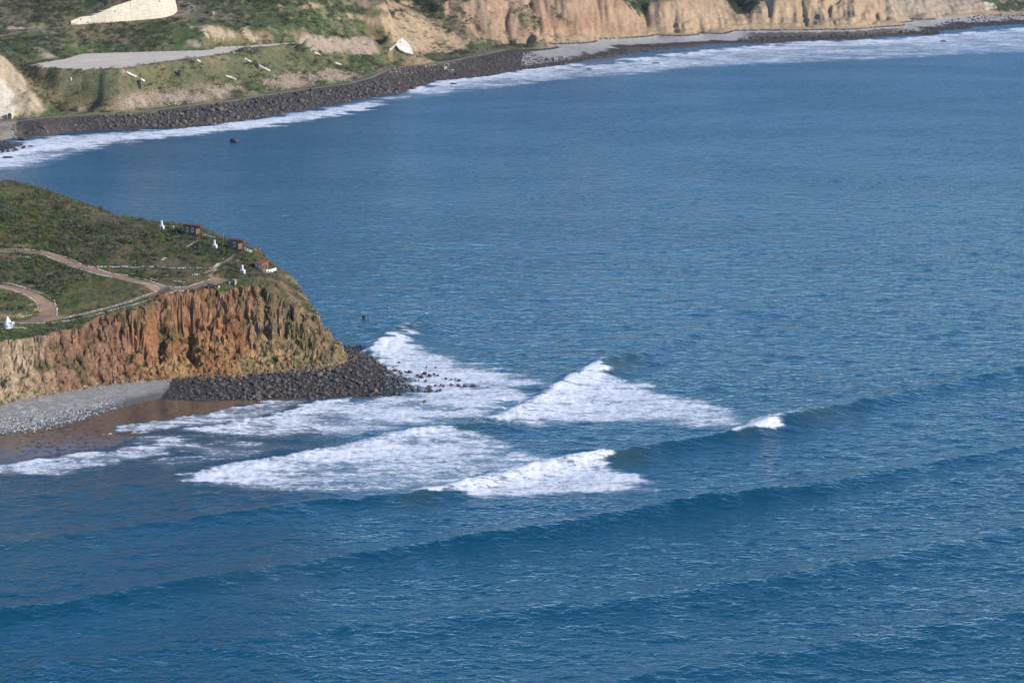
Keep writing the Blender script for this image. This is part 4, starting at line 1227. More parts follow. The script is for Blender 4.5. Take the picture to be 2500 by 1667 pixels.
for w, hw in road_w:
    d, _, _ = dist_line(gx, gy, w); near_road |= d < hw + .9
okm &= ~near_road
ids = np.where(okm)[0]
sz = rs.lognormal(.02, .42, len(ids))
sz = np.minimum(sz, 2.0)
cl_n = fbm(gx[ids] / 9, gy[ids] / 9, 2, 603)
for j, i in enumerate(ids):
    v, f = SHRUBS[j % 8] if sz[j] > .62 else SHR_S[j % 8]
    s_ = sz[j] * (.6 if lawn[i] else 1.0)
    ang = rs.uniform(0, 6.28); ca, sa = math.cos(ang), math.sin(ang)
    vv = np.stack([v[:, 0] * ca - v[:, 1] * sa, v[:, 0] * sa + v[:, 1] * ca, v[:, 2]], 1) * s_
    kx = int(np.clip((cl_n[j] + .5) * 4 + rs.normal(0, 1.2), 0, 5))
    items.append((vv + (gx[i], gy[i], gz_[i] - .08 * s_), f, LEAF_C[kx] * rs.uniform(.45, 1.5)))
joined('scrub', items, M_LEAF, label='low mixed scrub covering the headland top', cat='scrub')
N_SCRUB = len(items)
# the largest shrubs, one by one
def big_leaf_mat(i):
    return mat_plain('shrub_leaves', tuple(LEAF_C[i]), rough=.75, amp=.4, scale=3.0, bump=0, spec=.25, var=.2)
LM = [big_leaf_mat(i) for i in range(6)]
BIGM = {}
def big_shrub(i, m):
    if (i, m) not in BIGM:
        me = mesh_np('shrub', SHR_B[i][0], SHR_B[i][1], smooth_shade=False); me.materials.append(LM[m]); BIGM[(i, m)] = me
    return BIGM[(i, m)]
for a, b in rand_in([(0, 470), (90, 480), (200, 540), (360, 560), (440, 590), (460, 640), (300, 640), (200, 630), (130, 605), (0, 598)], 46, rs):
    p = hit(a, b); s_ = rs.uniform(1.5, 2.6)
    link('shrub', big_shrub(int(rs.integers(6)), int(rs.choice([0, 1, 5, 2]))), loc=p - (0, 0, .15), rot=(0, 0, rs.uniform(0, 6)), scale=(s_, s_, s_ * .75), label='large rounded grey-green shrub on the hillside above the upper dirt road', cat='shrub', group='large shrubs above the upper road')
for a, b in rand_in([(0, 640), (80, 645), (170, 660), (240, 680), (180, 690), (140, 715), (80, 700), (0, 682)], 26, rs):
    p = hit(a, b); s_ = rs.uniform(1.4, 2.4)
    link('shrub', big_shrub(int(rs.integers(6)), int(rs.choice([0, 1, 5]))), loc=p - (0, 0, .15), rot=(0, 0, rs.uniform(0, 6)), scale=(s_, s_, s_ * .75), label='large grey-green shrub in the thicket between the upper road and the loop', cat='shrub', group='thicket shrubs between the roads')
for a, b, s_, m_, lab in [(10, 757, 2.2, 1, 'broad olive shrub in the grass inside the road loop, beside the white tent'), (38, 755, 2.0, 0, 'tall olive shrub on the left of a pair inside the road loop'), (58, 752, 2.6, 1, 'large round olive shrub casting a long shadow inside the road loop'),
                          (482, 600, 2.3, 5, 'dark spiky bush beside the steps below the upper hut'), (494, 596, 2.6, 2, 'bright green tall bush between the steps and the white fireplace'), (503, 590, 2.0, 3, 'yellow-green bush under the picket fence by the upper hut'),
                          (528, 587, 1.4, 3, 'yellowish bush standing behind the middle white fireplace'), (540, 628, 1.6, 5, 'dark bush on the bank below the middle hut'), (588, 625, 2.0, 4, 'olive brown bush at the foot of the middle hut stairs'),
                          (603, 636, 2.1, 3, 'green bush between the middle hut and the red-roofed hut'), (661, 674, 2.3, 4, 'round olive bush in front of the curved white wall'), (627, 672, 1.4, 2, 'green bush just below the red-roofed hut'),
                          (566, 668, 1.8, 2, 'green bush on the lawn beside the lower white fireplace'), (610, 673, 1.6, 5, 'dark green bush between the lower fireplace and the red-roofed hut'), (470, 712, 1.5, 3, 'small green tree-like bush at the cliff edge by the road end'),
                          (195, 468, 1.8, 5, 'dark bush on the skyline of the headland crest'), (213, 498, 1.6, 4, 'brown bush on the skyline where the crest drops')]:
    p = hit(a, b)
    link('shrub', big_shrub(int(rs.integers(6)), m_), loc=p - (0, 0, .15), rot=(0, 0, rs.uniform(0, 6)), scale=(s_ * .8, s_ * .8, s_ * .85), label=lab, cat='shrub')

# scrub on the cliff shoulder and the far hills
items = []
for a, b in rand_in([(660, 655), (690, 645), (715, 670), (740, 730), (780, 810), (800, 860), (760, 830), (720, 760), (690, 720), (670, 690)], 330, rs):
    p = hit(a, b); v, f = SHR_S[int(rs.integers(8))]; s_ = rs.lognormal(-.35, .4)
    items.append((v * s_ + p, f, LEAF_C[int(rs.choice([0, 1, 4, 3]))] * rs.uniform(.8, 1.3)))
joined('cliff_scrub', items, M_LEAF, label='sparse olive scrub on the steep shoulder of the point', cat='scrub')
items = []
hx, hy = rs.uniform(-470, 60, 110000), rs.uniform(1560, 2250, 110000)
hz = sample_far(hx, hy); hpx, hpy = PX(hx, hy, hz)
fj = ((hy - FY[0]) / FSY).astype(int); fi = ((hx - FX[0]) / FSX).astype(int)
bw = barew[fj, fi]
fcv = fcol[fj, fi]
grn = (fcv[:, 0] < .22) & (hz > 9.5) & ~froad[fj, fi] & ~it[fj, fi]
dens = (.45 + .5 * fbm(hx / 30, hy / 30, 3, 610) + .4 * fbm(hx / 8, hy / 8, 2, 611)) * np.where(grn, 1, .13)
okm = (hpy > -25) & (hpx > -40) & (hpx < 1500) & (rs.random(len(hx)) < np.clip(dens, 0, 1) * .85) & (hz > 9.5) & ~froad[fj, fi] & ~it[fj, fi]
for j, i in enumerate(np.where(okm)[0]):
    v, f = SHRUBS[j % 8]; s_ = min(rs.lognormal(.62, .42), 4.5)
    items.append((v * np.array([s_, s_, s_ * .8]) + (hx[i], hy[i], hz[i] - .1), f, LEAF_C[int(rs.choice([0, 1, 1, 5, 4, 2]))] * rs.uniform(.4, .95)))
joined('far_scrub', items, M_LEAF, label='grey-green scrub dotting the far coastal hills', cat='scrub')
N_FAR = len(items)
items = []
for poly, n in (([(1005, 0), (1045, 0), (1088, 20), (1090, 30), (1045, 28)], 160), ([(1520, 0), (1590, 0), (1574, 44), (1555, 30)], 110), ([(1772, 0), (1865, 0), (1835, 38), (1800, 32)], 170), ([(2440, 0), (2500, 0), (2500, 28), (2410, 26)], 110),
                ([(1110, 5), (1150, 45), (1185, 80), (1130, 60)], 60), ([(1245, 25), (1300, 8), (1325, 60), (1300, 85), (1270, 60)], 70), ([(1340, 10), (1400, 68), (1350, 40)], 40), ([(985, 140), (1160, 125), (1200, 135), (1050, 150)], 60)):
    for a, b in rand_in(poly, n, rs):
        p = hit_far(a, b); v, f = SHRUBS[int(rs.integers(8))]; s_ = rs.uniform(1.2, 3.0)
        items.append((v * s_ + p, f, LEAF_C[int(rs.choice([0, 1, 5, 2]))] * rs.uniform(.7, 1.1)))
joined('ravine_brush', items, M_LEAF, label='dense dark brush filling the ravines between the far cliffs', cat='brush')
# ================================================================== BUILT THINGS
class MB:
    def __init__(self): self.v, self.f = [], []
    def add(self, v, f):
        o = len(self.v); self.v += [tuple(map(float, p)) for p in v]; self.f += [tuple(i + o for i in q) for q in f]; return self
    def box(self, c, s, rz=0.0, taper=1.0):
        ca, sa = math.cos(rz), math.sin(rz); v = []
        for z in (-.5, .5):
            t = taper if z > 0 else 1.0
            for x, y in ((-.5, -.5), (.5, -.5), (.5, .5), (-.5, .5)):
                X, Y = x * s[0] * t, y * s[1] * t
                v.append((c[0] + X * ca - Y * sa, c[1] + X * sa + Y * ca, c[2] + z * s[2]))
        return self.add(v, [(3, 2, 1, 0), (4, 5, 6, 7), (0, 1, 5, 4), (1, 2, 6, 5), (2, 3, 7, 6), (3, 0, 4, 7)])
    def cyl(self, c, r0, r1, h, n=12, cap=True):
        v = [(c[0] + r0 * math.cos(2 * math.pi * i / n), c[1] + r0 * math.sin(2 * math.pi * i / n), c[2]) for i in range(n)]
        v += [(c[0] + r1 * math.cos(2 * math.pi * i / n), c[1] + r1 * math.sin(2 * math.pi * i / n), c[2] + h) for i in range(n)]
        f = [(i, (i + 1) % n, n + (i + 1) % n, n + i) for i in range(n)]
        if cap: f += [tuple(range(n))[::-1], tuple(range(n, 2 * n))]
        return self.add(v, f)
    def prism(self, prof, y0, y1):
        """profile in x,z extruded along y"""
        n = len(prof)
        v = [(x, y0, z) for x, z in prof] + [(x, y1, z) for x, z in prof]
        f = [(i, (i + 1) % n, n + (i + 1) % n, n + i) for i in range(n)] + [tuple(range(n))[::-1], tuple(range(n, 2 * n))]
        return self.add(v, f)
    def build(self, name, mat, parent=None, smooth_shade=False, **kw):
        me = bpy.data.meshes.new(name); me.from_pydata(self.v, [], self.f); me.update()
        import bmesh
        bm = bmesh.new(); bm.from_mesh(me); bmesh.ops.recalc_face_normals(bm, faces=bm.faces); bm.to_mesh(me); bm.free()
        if smooth_shade: me.polygons.foreach_set('use_smooth', [True] * len(me.polygons))
        return link(name, me, mat, parent, **kw)


def thing(name, label, cat, loc, rz=0.0, group=None):
    return link(name, None, None, None, label, cat, group, None, loc, (0, 0, rz))


M_BRICK = mat_plain('brown_stucco', (.175, .105, .075), amp=.22, scale=2.5, bump=.3, bdist=.04)
M_REDROOF = mat_plain('red_roof', (.33, .085, .06), amp=.2, scale=4.0, bump=.4, bdist=.04)
M_DKROOF = mat_plain('maroon_roof', (.13, .060, .050), amp=.25, scale=3.0, bump=.3, bdist=.04)
M_WHITE = mat_plain('white_paint', (.80, .79, .76), amp=.07, scale=2.0, bump=.15, bdist=.03)
M_PINKW = mat_plain('pinkish_plaster', (.70, .58, .52), amp=.1, scale=2.5, bump=.2, bdist=.03)
M_DARK = mat_plain('dark_void', (.02, .018, .016), amp=.2)
M_WOOD = mat_plain('dark_timber', (.09, .055, .04), amp=.3, scale=4.0)
M_GREYW = mat_plain('weathered_board', (.30, .25, .20), amp=.2, scale=3.0)
M_BLUE = mat_plain('blue_plastic', (.12, .30, .55), amp=.08, rough=.5)
M_CONC = mat_plain('cream_concrete', (.60, .53, .41), amp=.12, scale=.35, bump=.25, bdist=.08)
M_CONC2 = mat_plain('pale_concrete_slab', (.58, .53, .45), amp=.12, scale=.4, bump=.25, bdist=.08)
M_BLACKM = mat_plain('black_steel', (.03, .025, .025), amp=.3, rough=.6)
M_REDD = mat_plain('maroon_door', (.16, .06, .06), amp=.2)
k = NT('window_glass')
k.b.inputs['Base Color'].default_value = (.05, .06, .07, 1); k.b.inputs['Roughness'].default_value = .08; k.b.inputs['Specular IOR Level'].default_value = .6
M_GLASS = k.m
k = NT('curtained_glass')
k.b.inputs['Base Color'].default_value = (.42, .42, .42, 1); k.b.inputs['Roughness'].default_value = .2
M_CURT = k.m
k = NT('car_paint')
k.b.inputs['Base Color'].default_value = (.018, .020, .025, 1); k.b.inputs['Roughness'].default_value = .25; k.b.inputs['Coat Weight'].default_value = .5
M_CAR = k.m


def ring_window(parent, cx, zc, w, h, yw, sgn, arched=True, axis='x', glass=M_GLASS, frame=M_WHITE):
    """window on a wall plane; axis 'x': wall lies along x at y = yw, facing sgn*y"""
    def prof(ww, hh, n=8):
        pts = [(-ww / 2, -hh / 2), (ww / 2, -hh / 2)]
        if arched:
            pts += [(ww / 2 * math.cos(t), hh / 2 - ww / 2 + ww / 2 * math.sin(t)) for t in [math.pi * i / n for i in range(n + 1)]]
        else:
            pts += [(ww / 2, hh / 2), (-ww / 2, hh / 2)]
        return pts
    def put(pts, d0, d1):
        m = MB(); n = len(pts)
        v = []
        for d in (d0, d1):
            for a, b in pts:
                v.append((cx + a, yw + sgn * d, zc + b) if axis == 'x' else (yw + sgn * d, cx + a, zc + b))
        m.add(v, [(i, (i + 1) % n, n + (i + 1) % n, n + i) for i in range(n)] + [tuple(range(n))[::-1], tuple(range(n, 2 * n))])
        return m
    fr = put(prof(w, h), .003, .06).build('window', frame, parent)
    for s_ in (-1, 1):
        m = MB(); pw = w * .36
        zz, hh = zc - h * .03, h * .66
        if axis == 'x': m.box((cx + s_ * w * .21, yw + sgn * .05, zz), (pw, .05, hh))
        else: m.box((yw + sgn * .05, cx + s_ * w * .21, zz), (.05, pw, hh))
        m.build('pane', glass, fr)
    return fr


def hut(px, py, label, L, Wd, H, a_deg, porch, windows, roof_mat, plinth=1.6, arched=True, tilt=0.0, glassm=M_GLASS, lift=0.0):
    p = hit(px, py)
    # px,py is the front corner where the two visible walls meet
    rz = -math.radians(a_deg)
    t = thing('hut', label, 'hut', (p[0], p[1], p[2] + lift), rz)
    zb = -plinth
    MB().box((-L / 2, Wd / 2, (H + zb) / 2), (L, Wd, H - zb)).build('wall', M_BRICK, t)
    r = MB()
    rx0, rx1, ry0, ry1 = -L - .35, porch + .25, -.35, Wd + .35
    z0, th_ = H + .002, .24
    v = [(rx0, ry0, z0 - tilt), (rx1, ry0, z0 - tilt), (rx1, ry1, z0 + tilt), (rx0, ry1, z0 + tilt)]
    v += [(x, y, z + th_) for x, y, z in v]
    r.add(v, [(3, 2, 1, 0), (4, 5, 6, 7), (0, 1, 5, 4), (1, 2, 6, 5), (2, 3, 7, 6), (3, 0, 4, 7)])
    ro = r.build('roof', roof_mat, t)
    for cx, zc, w, h in windows:
        ring_window(t, cx, zc, w, h, 0.0, -1, arched, 'x', glassm)
    if porch > .5:
        MB().box((porch / 2 + .01, Wd / 2, -.15), (porch - .02, Wd, .2)).build('deck', M_WOOD, t)
        for yy in (.08, Wd - .08):
            MB().box((porch - .08, yy, H / 2), (.14, .14, H)).build('post', M_WOOD, t)
            MB().box((porch - .08, yy, zb / 2 - .13), (.2, .2, -zb - .25)).build('stilt', M_WOOD, t)
        rl = MB().box((porch - .08, Wd / 2, .95), (.07, Wd - .3, .07)).build('railing', M_WOOD, t)
        for i in range(5):
            MB().box((porch - .08, .3 + i * (Wd - .6) / 4, .44), (.05, .05, .85)).build('baluster', M_WOOD, rl)
        MB().box((porch / 2, .04, .95), (porch - .3, .06, .07)).build('railing', M_WOOD, t)
        # stair wall that slopes down in front of the porch
        s_ = MB(); n0 = [(.05, -.05), (porch, -.05), (porch, zb - .6), (-.6, zb - .6), (-.6, zb * .9)]
        s_.prism(n0, -.75, -.40); s_.build('stair_wall', M_BRICK, t)
    m = MB().box((.03, Wd * .45, H * .72), (.06, .34, .34)); m.build('vent', M_DARK, t)
    return t


h1 = hut(479, 579, 'brown hut with two white arched windows, the highest and farthest inland of three', 6.4, 2.5, 3.3, 33, 2.3, [(-4.7, 1.55, 1.15, 1.75), (-1.9, 1.55, 1.15, 1.75)], M_DKROOF, 2.2, lift=1.15)
h2 = hut(582, 615, 'narrow brown hut with one arched window, standing between the two other huts', 4.4, 2.6, 3.4, 33, 2.4, [(-1.9, 1.75, .95, 1.9)], M_DKROOF, 2.0, lift=1.0)
MB().box((-5.2, 1.0, 1.0), (1.5, 1.6, 3.4)).build('lean_to', M_BRICK, h2)
h3 = hut(639, 665, 'small brown hut with bright red sloping roof at the tip of the headland', 3.7, 3.9, 3.0, 37, 0.0, [(-2.75, 1.75, .9, 1.5), (-1.05, 1.6, 1.15, 1.9)], M_REDROOF, .9, arched=False, tilt=.42, glassm=M_CURT, lift=.25)
for cy in (1.1, 2.6):
    ring_window(h3, cy, 1.6, .95, 1.7, 0.0, 1, False, 'y', M_GLASS, M_WOOD)


def fireplace(px, py, label, sc=1.0):
    p = hit(px, py); t = thing('outdoor_fireplace', label, 'fireplace', p - (0, 0, .2), -.5)
    MB().box((0, 0, .75 * sc), (1.7 * sc, 1.1 * sc, 1.5 * sc)).box((0, 0, 1.53 * sc), (1.85 * sc, 1.2 * sc, .1)).build('base', M_WHITE, t)
    MB().box((-.25 * sc, 0, 2.5 * sc), (.8 * sc, .75 * sc, 1.84 * sc), 0, .82).box((-.25 * sc, 0, 3.46 * sc), (.74 * sc, .7 * sc, .1)).build('chimney', M_PINKW, t)
    MB().box((.1, -.555 * sc, .7 * sc), (.8 * sc, .03, .6 * sc)).build('firebox', M_DARK, t)


fireplace(396, 559, 'white fireplace on the skyline, inland of the hut with two arched windows')
fireplace(525, 605, 'white fireplace between the upper two huts, its chimney pinkish', .95)
fireplace(593, 667, 'slender white fireplace in the shadow beside the red-roofed hut', .95)


def picket(p0, p1, label, h=1.0, n=9, gz=None):
    a, b = hit(*p0), hit(*p1)
    t = thing('picket_fence', label, 'fence', a)
    d = b - a; L = math.hypot(d[0], d[1]); rz = math.atan2(d[1], d[0])
    for z in (.35, .8):
        m = MB(); m.box((d[0] / 2, d[1] / 2, 0), (L, .06, .1), rz)
        v = []
        for q in m.v:
            tt = ((q[0] * d[0] + q[1] * d[1]) / (L * L)); v.append((q[0], q[1], q[2] + z * h + tt * d[2] + .1))
        m.v = v; m.build('rail', M_WHITE, t)
    for i in range(n):
        tt = (i + .5) / n
        MB().box((d[0] * tt, d[1] * tt, d[2] * tt + h / 2 + .05), (L / n * .68, .05, h), rz).build('picket', M_WHITE, t)


picket((494, 577), (503, 579), 'white picket fence panel joining the porch of the upper hut', 1.15)
picket((504, 579), (512, 581), 'white picket fence panel in the middle of the run below the upper hut', 1.1)
picket((513, 582), (524, 585), 'white picket fence panel at the low end, above the middle fireplace', 1.1, 12)
picket((597, 613), (606, 615), 'white picket fence panel beside the porch of the middle hut', 1.25)
picket((607, 616), (616, 619), 'white picket fence panel running down to the cliff edge past the middle hut', 1.2)


def low_wall(pts, label, h=1.2, th_=.3, name='garden_wall', mat=M_WHITE):
    w = [hit(*q) for q in pts]; t = w[0]
    m = MB(); n = len(w)
    v = []
    for i, q in enumerate(w):
        d = w[min(i + 1, n - 1)] - w[max(i - 1, 0)]; nn = np.array([-d[1], d[0], 0]) / (math.hypot(d[0], d[1]) + 1e-9) * th_ / 2
        for s_ in (-1, 1):
            for z in (-.4, h): v.append(q - t + nn * s_ + (0, 0, z))
    f = []
    for i in range(n - 1):
        a, b = i * 4, i * 4 + 4
        f += [(a, b, b + 1, a + 1), (a + 2, a + 3, b + 3, b + 2), (a + 1, b + 1, b + 3, a + 3), (a, a + 2, b + 2, b)]
    f += [(0, 1, 3, 2), ((n - 1) * 4, (n - 1) * 4 + 2, (n - 1) * 4 + 3, (n - 1) * 4 + 1)]
    m.add(v, f)
    return m.build(name, mat, label=label, cat='wall', loc=t)


low_wall([(650, 666), (656, 665.5), (662, 664.5), (668, 663), (674, 661)], 'curved white garden wall beside the red-roofed hut', 1.15)

# white table by the first fireplace
p = hit(420, 557); t = thing('picnic_table', 'small white picnic table on the skyline between fireplace and upper hut', 'table', p, -.4)
MB().box((0, 0, .78), (1.9, .8, .08)).build('tabletop', M_WHITE, t)
for sx in (-.75, .75):
    MB().box((sx, 0, .37), (.1, .6, .74)).build('leg', M_WHITE, t)
for sy in (-.75, .75):
    MB().box((0, sy, .42), (1.9, .28, .07)).build('bench', M_WHITE, t)
# shed, barrel, bucket, poles
p = hit(573, 695); t = thing('shed', 'small tan wooden shed on the lawn below the red-roofed hut', 'shed', p - (0, 0, .1), -.6)
MB().box((0, 0, .95), (1.15, 1.2, 1.9)).build('wall', M_GREYW, t)
MB().prism([(-.72, 1.9), (.72, 1.9), (.72, 2.0), (-.72, 2.25)], -.72, .72).build('roof', M_GREYW, t)
MB().box((0, -.61, .85), (.7, .04, 1.6)).build('door', M_WOOD, t)
p = hit(560, 695); t = thing('water_barrel', 'light blue barrel standing in the shadow of the tan shed', 'barrel', p)
MB().cyl((0, 0, 0), .30, .34, .45, 14).cyl((0, 0, .45), .34, .30, .45, 14).build('drum', M_BLUE, t, True); MB().cyl((0, 0, .9), .31, .31, .04, 14).build('lid', M_WHITE, t)
p = hit(534.5, 703); t = thing('bucket', 'small white bucket at the end of the dirt road', 'bucket', p)
MB().cyl((0, 0, 0), .26, .34, .6, 12).build('tub', M_WHITE, t, True); MB().cyl((0, 0, .6), .36, .36, .04, 12).build('lid', M_WHITE, t)
for a, b, h_, lab in [(546, 591, 3.4, 'thin pole standing between the two upper huts'), (583, 655, 2.2, 'thin short pole behind the lower white fireplace'), (680, 640, 2.0, 'thin stake on the crest above the red-roofed hut')]:
    p = hit(a, b); t = thing('pole', lab, 'pole', p)
    MB().cyl((0, 0, -.2), .06, .045, h_ + .2, 8).build('shaft', M_GREYW, t); MB().box((0, 0, h_ - .1), (.16, .16, .2)).build('cap', M_GREYW, t)

# dark car at the road end
p = hit(517, 703.5); t = thing('parked_car', 'black car parked at the end of the dirt road by the cliff edge', 'car', p + (0, 0, .02), math.radians(18))
prof = [(-2.1, .35), (2.05, .35), (2.1, .75), (1.95, .95), (1.05, 1.05), (.45, 1.62), (-1.55, 1.66), (-2.0, 1.1), (-2.12, .8)]
MB().prism(prof, -.85, .85).build('body', M_CAR, t)
MB().prism([(.98, 1.05), (.43, 1.55), (.36, 1.55), (.9, 1.03)], -.75, .75).build('windscreen', M_GLASS, t)
for sy in (-1, 1):
    MB().prism([(.8, 1.06), (.38, 1.52), (-1.45, 1.55), (-1.7, 1.1)], sy * .853, sy * .87).build('side_window', M_GLASS, t)
    for sx in (-1.3, 1.3):
        m = MB(); m.cyl((0, 0, 0), .34, .34, .22, 16); m.v = [(sx + q[0], sy * .76 + (q[2] - .11), .34 + q[1]) for q in m.v]
        wl = m.build('wheel', M_BLACKM, t); m = MB(); m.cyl((0, 0, 0), .18, .18, .24, 12); m.v = [(sx + q[0], sy * .76 + (q[2] - .12), .34 + q[1]) for q in m.v]; m.build('rim', M_GREYW, wl)
    MB().box((2.08, sy * .6, .75), (.06, .32, .16)).build('headlight', M_GLASS, t)

# white cone hut
p = hit(20, 799); t = thing('cone_hut', 'white cone-shaped hut with a boxy doorway at the cliff edge', 'hut', p - (0, 0, .15), math.radians(-20))
m = MB(); n = 28
m.cyl((0, 0, 0), 2.15, 2.1, .35, n, False); m.cyl((0, 0, .35), 2.1, .04, 3.9, n)
m.build('cone', M_WHITE, t, True)
MB().box((1.75, -.35, 1.05), (1.5, 1.1, 2.1)).box((1.8, -.35, 2.16), (1.75, 1.3, .12)).build('porch', M_WHITE, t)
MB().box((2.515, -.35, .9), (.03, .66, 1.75)).build('door', M_REDD, t)
MB().box((.9, -1.64, .85), (.36, .1, .22), -.5).build('vent', M_DARK, t)
MB().box((1.5, -1.1, .3), (.35, .35, .6)).build('bin', M_DARK, t)

# steps up to the huts
for s0, s1, n, lab in [((459, 602), (476, 590), 7, 'pale stone steps climbing to the upper hut'), ((527, 651), (534, 644), 4, 'short pale stone steps at the start of the path to the middle hut'), ((398, 634), (402, 630), 2, 'two pale stone steps in the scrub above the white stone wall'), ((545, 643), (572, 624), 9, 'worn stone steps on the path up to the middle hut')]:
    a, b = hit(*s0), hit(*s1); t = thing('stone_steps', lab, 'steps', a)
    for i in range(n):
        q = (b - a) * i / max(n - 1, 1); z = float(sample_near(a[0] + q[0], a[1] + q[1])) - a[2]
        MB().box((q[0], q[1], z + .05), (1.5, .45, .22), rs.normal(0, .06)).build('step', M_GREYW if n > 8 else M_PINKW, t)

# ---- rows of white painted stones
M_WSTONE = mat_attr('whitewashed_stone', amp=.12, scale=3, bump=.3, bdist=.05, rough=.85)
BORDERS = [
    ([(-60, 610), (0, 608), (41, 609), (82, 611), (110, 615), (137, 623), (165, 630), (185, 638), (197, 646)], .27, 'white stone row on the uphill side of the upper dirt road'),
    ([(47, 627), (77, 630), (86, 625), (92, 621)], .26, 'short white stone row on the downhill side of the upper road, left of its bend'),
    ([(110, 625), (140, 638), (170, 650), (203, 661), (233, 669), (274, 678)], .27, 'white stone row on the downhill side of the sloping upper road'),
    ([(217, 652), (239, 657), (266, 667), (302, 672), (329, 678), (362, 685), (388, 694), (421, 701), (457, 701), (474, 695), (493, 689), (514, 683)], .27, 'long white stone row on the uphill side of the road to its end'),
    ([(217, 651), (245, 653), (274, 652.5), (312, 653), (356, 652), (384, 652), (426, 655), (469, 657), (503, 656), (524, 654)], .36, 'long level white stone wall across the slope below the huts'),
    ([(329, 689), (356, 694), (384, 700), (387, 708), (356, 722), (315, 738), (274, 749), (233, 759), (178, 772), (156, 778)], .27, 'white stone row round the lawn where the two roads meet'),
    ([(448, 711), (417, 716), (400, 722), (370, 733), (329, 744), (274, 757), (235, 768), (165, 784), (82, 790), (47, 790)], .27, 'white stone row along the cliff edge side of the lower road'),
    ([(-40, 690), (0, 700), (30, 708), (55, 718), (77, 730), (90, 744), (93, 760)], .26, 'white stone row on the inner side of the road loop'),
    ([(-40, 686), (0, 690), (27, 694), (63, 704), (96, 715), (118, 724), (132, 735), (140, 755), (138, 771)], .27, 'white stone row on the outer side of the road loop'),
    ([(-40, 806), (0, 804), (25, 803), (45, 801), (57, 801), (64, 803)], .25, 'white stone row in front of the white cone hut'),
    ([(50, 776), (62, 773), (76, 770.5)], .25, 'short white stone row behind the white cone hut'),
    ([(369, 683), (378, 684.5), (386, 684)], .30, 'short white stone wall of a camping pitch closest to the road fork'),
    ([(396, 673), (406, 674), (416, 673)], .30, 'short white stone wall of a camping pitch under the long wall'),
    ([(426, 688), (438, 689), (450, 690)], .30, 'short white stone wall of a camping pitch just above the road'),
    ([(469, 671), (479, 671), (489, 671)], .30, 'short white stone wall of the camping pitch closest to the path up'),
    ([(315, 669.5), (326, 669.5), (336, 669.5)], .30, 'short white stone wall of a camping pitch beside the sloping road'),
    ([(522, 660), (527, 659), (534, 659)], .30, 'little heap of white stones at the end of the long wall'),
]
for pts, s0, lab in BORDERS:
    w = np.array([hit(*q) for q in pts]); L = np.concatenate([[0], np.cumsum(np.hypot(np.diff(w[:, 0]), np.diff(w[:, 1])))])
    its = []; d = 0
    while d < L[-1]:
        x = np.interp(d, L, w[:, 0]); y = np.interp(d, L, w[:, 1]); z = float(sample_near(x, y))
        s_ = s0 * rs.uniform(.5, 1.15)
        if rs.random() < .93:
            v, f = ROCKS1[int(rs.integers(10))]
            its.append((v @ rotm(rs).T * np.array([s_ * 1.25, s_, s_]) + (x + rs.normal(0, .1), y + rs.normal(0, .15), z + s_ * .45), f, np.array((.60, .58, .53)) * rs.uniform(.7, 1.05)))
        d += s_ * rs.uniform(1.3, 2.4)
    t = thing('stone_border', lab, 'stone border', (0, 0, 0)); joined('stones', its, M_WSTONE, t)

# ---- two surfers sitting on their boards
M_SUIT = mat_plain('black_wetsuit', (.015, .016, .02), rough=.6, amp=.1)
M_SKIN = mat_plain('skin', (.42, .25, .17), rough=.6, amp=.05)
M_BOARD = mat_plain('white_surfboard', (.78, .78, .76), rough=.3, amp=.04)
for a, b, rz, lab, lab2 in [(947, 752, .9, 'person in a black wetsuit sitting on a surfboard, the farther out of two', 'white surfboard under the farther surfer'), (1043, 765, -.5, 'person in a black wetsuit sitting on a surfboard beyond the breaking point wave', 'white surfboard under the surfer beyond the breaking wave')]:
    p = P(a, b, .1)
    me = bpy.data.meshes.new('person')
    V = [(0, 0, .28), (0, .02, .55), (0, .04, .80), (0, .05, .93), (0, .07, 1.06), (0, .08, 1.18), (-.20, .04, .80), (-.27, .10, .56), (-.20, .30, .42), (.20, .04, .80), (.27, .10, .56), (.20, .30, .42),
         (-.12, .04, .25), (-.30, .42, .22), (-.32, .40, -.2), (.12, .04, .25), (.30, .42, .22), (.32, .40, -.2)]
    E = [(0, 1), (1, 2), (2, 3), (3, 4), (4, 5), (2, 6), (6, 7), (7, 8), (2, 9), (9, 10), (10, 11), (0, 12), (12, 13), (13, 14), (0, 15), (15, 16), (16, 17)]
    R = [.15, .14, .16, .06, .10, .09, .075, .055, .04, .075, .055, .04, .10, .075, .055, .10, .075, .055]
    me.from_pydata(V, E, []); me.update()
    o = link('person', me, M_SUIT, None, lab, 'person', None, None, p, (0, 0, rz))
    md = o.modifiers.new('skin', 'SKIN')
    for i, r_ in enumerate(R):
        me.skin_vertices[0].data[i].radius = (r_, r_)
    me.skin_vertices[0].data[0].use_root = True
    o.modifiers.new('sub', 'SUBSURF').render_levels = 2
    m = MB(); prof2 = [(math.cos(2 * math.pi * i / 20) * .28 * (1 - .25 * math.sin(2 * math.pi * i / 20)), math.sin(2 * math.pi * i / 20) * 1.05) for i in range(20)]
    m.add([(x, y + .1, z) for z in (.10, .17) for x, y in prof2], [(i, (i + 1) % 20, 20 + (i + 1) % 20, 20 + i) for i in range(20)] + [tuple(range(20))[::-1], tuple(range(20, 40))])
    m.v = [(q[0], q[1], q[2] + .18 * max(0, q[1] - .3)) for q in m.v]
    bd = link('surfboard', None, None, None, lab2, 'surfboard', 'surfboards', None, p, (0, 0, rz)); m.build('deck', M_BOARD, bd); MB().prism([(-.02, -.12), (.02, -.12), (.02, .1), (-.02, .1)], -.9, -.75).build('fin', M_BOARD, bd)

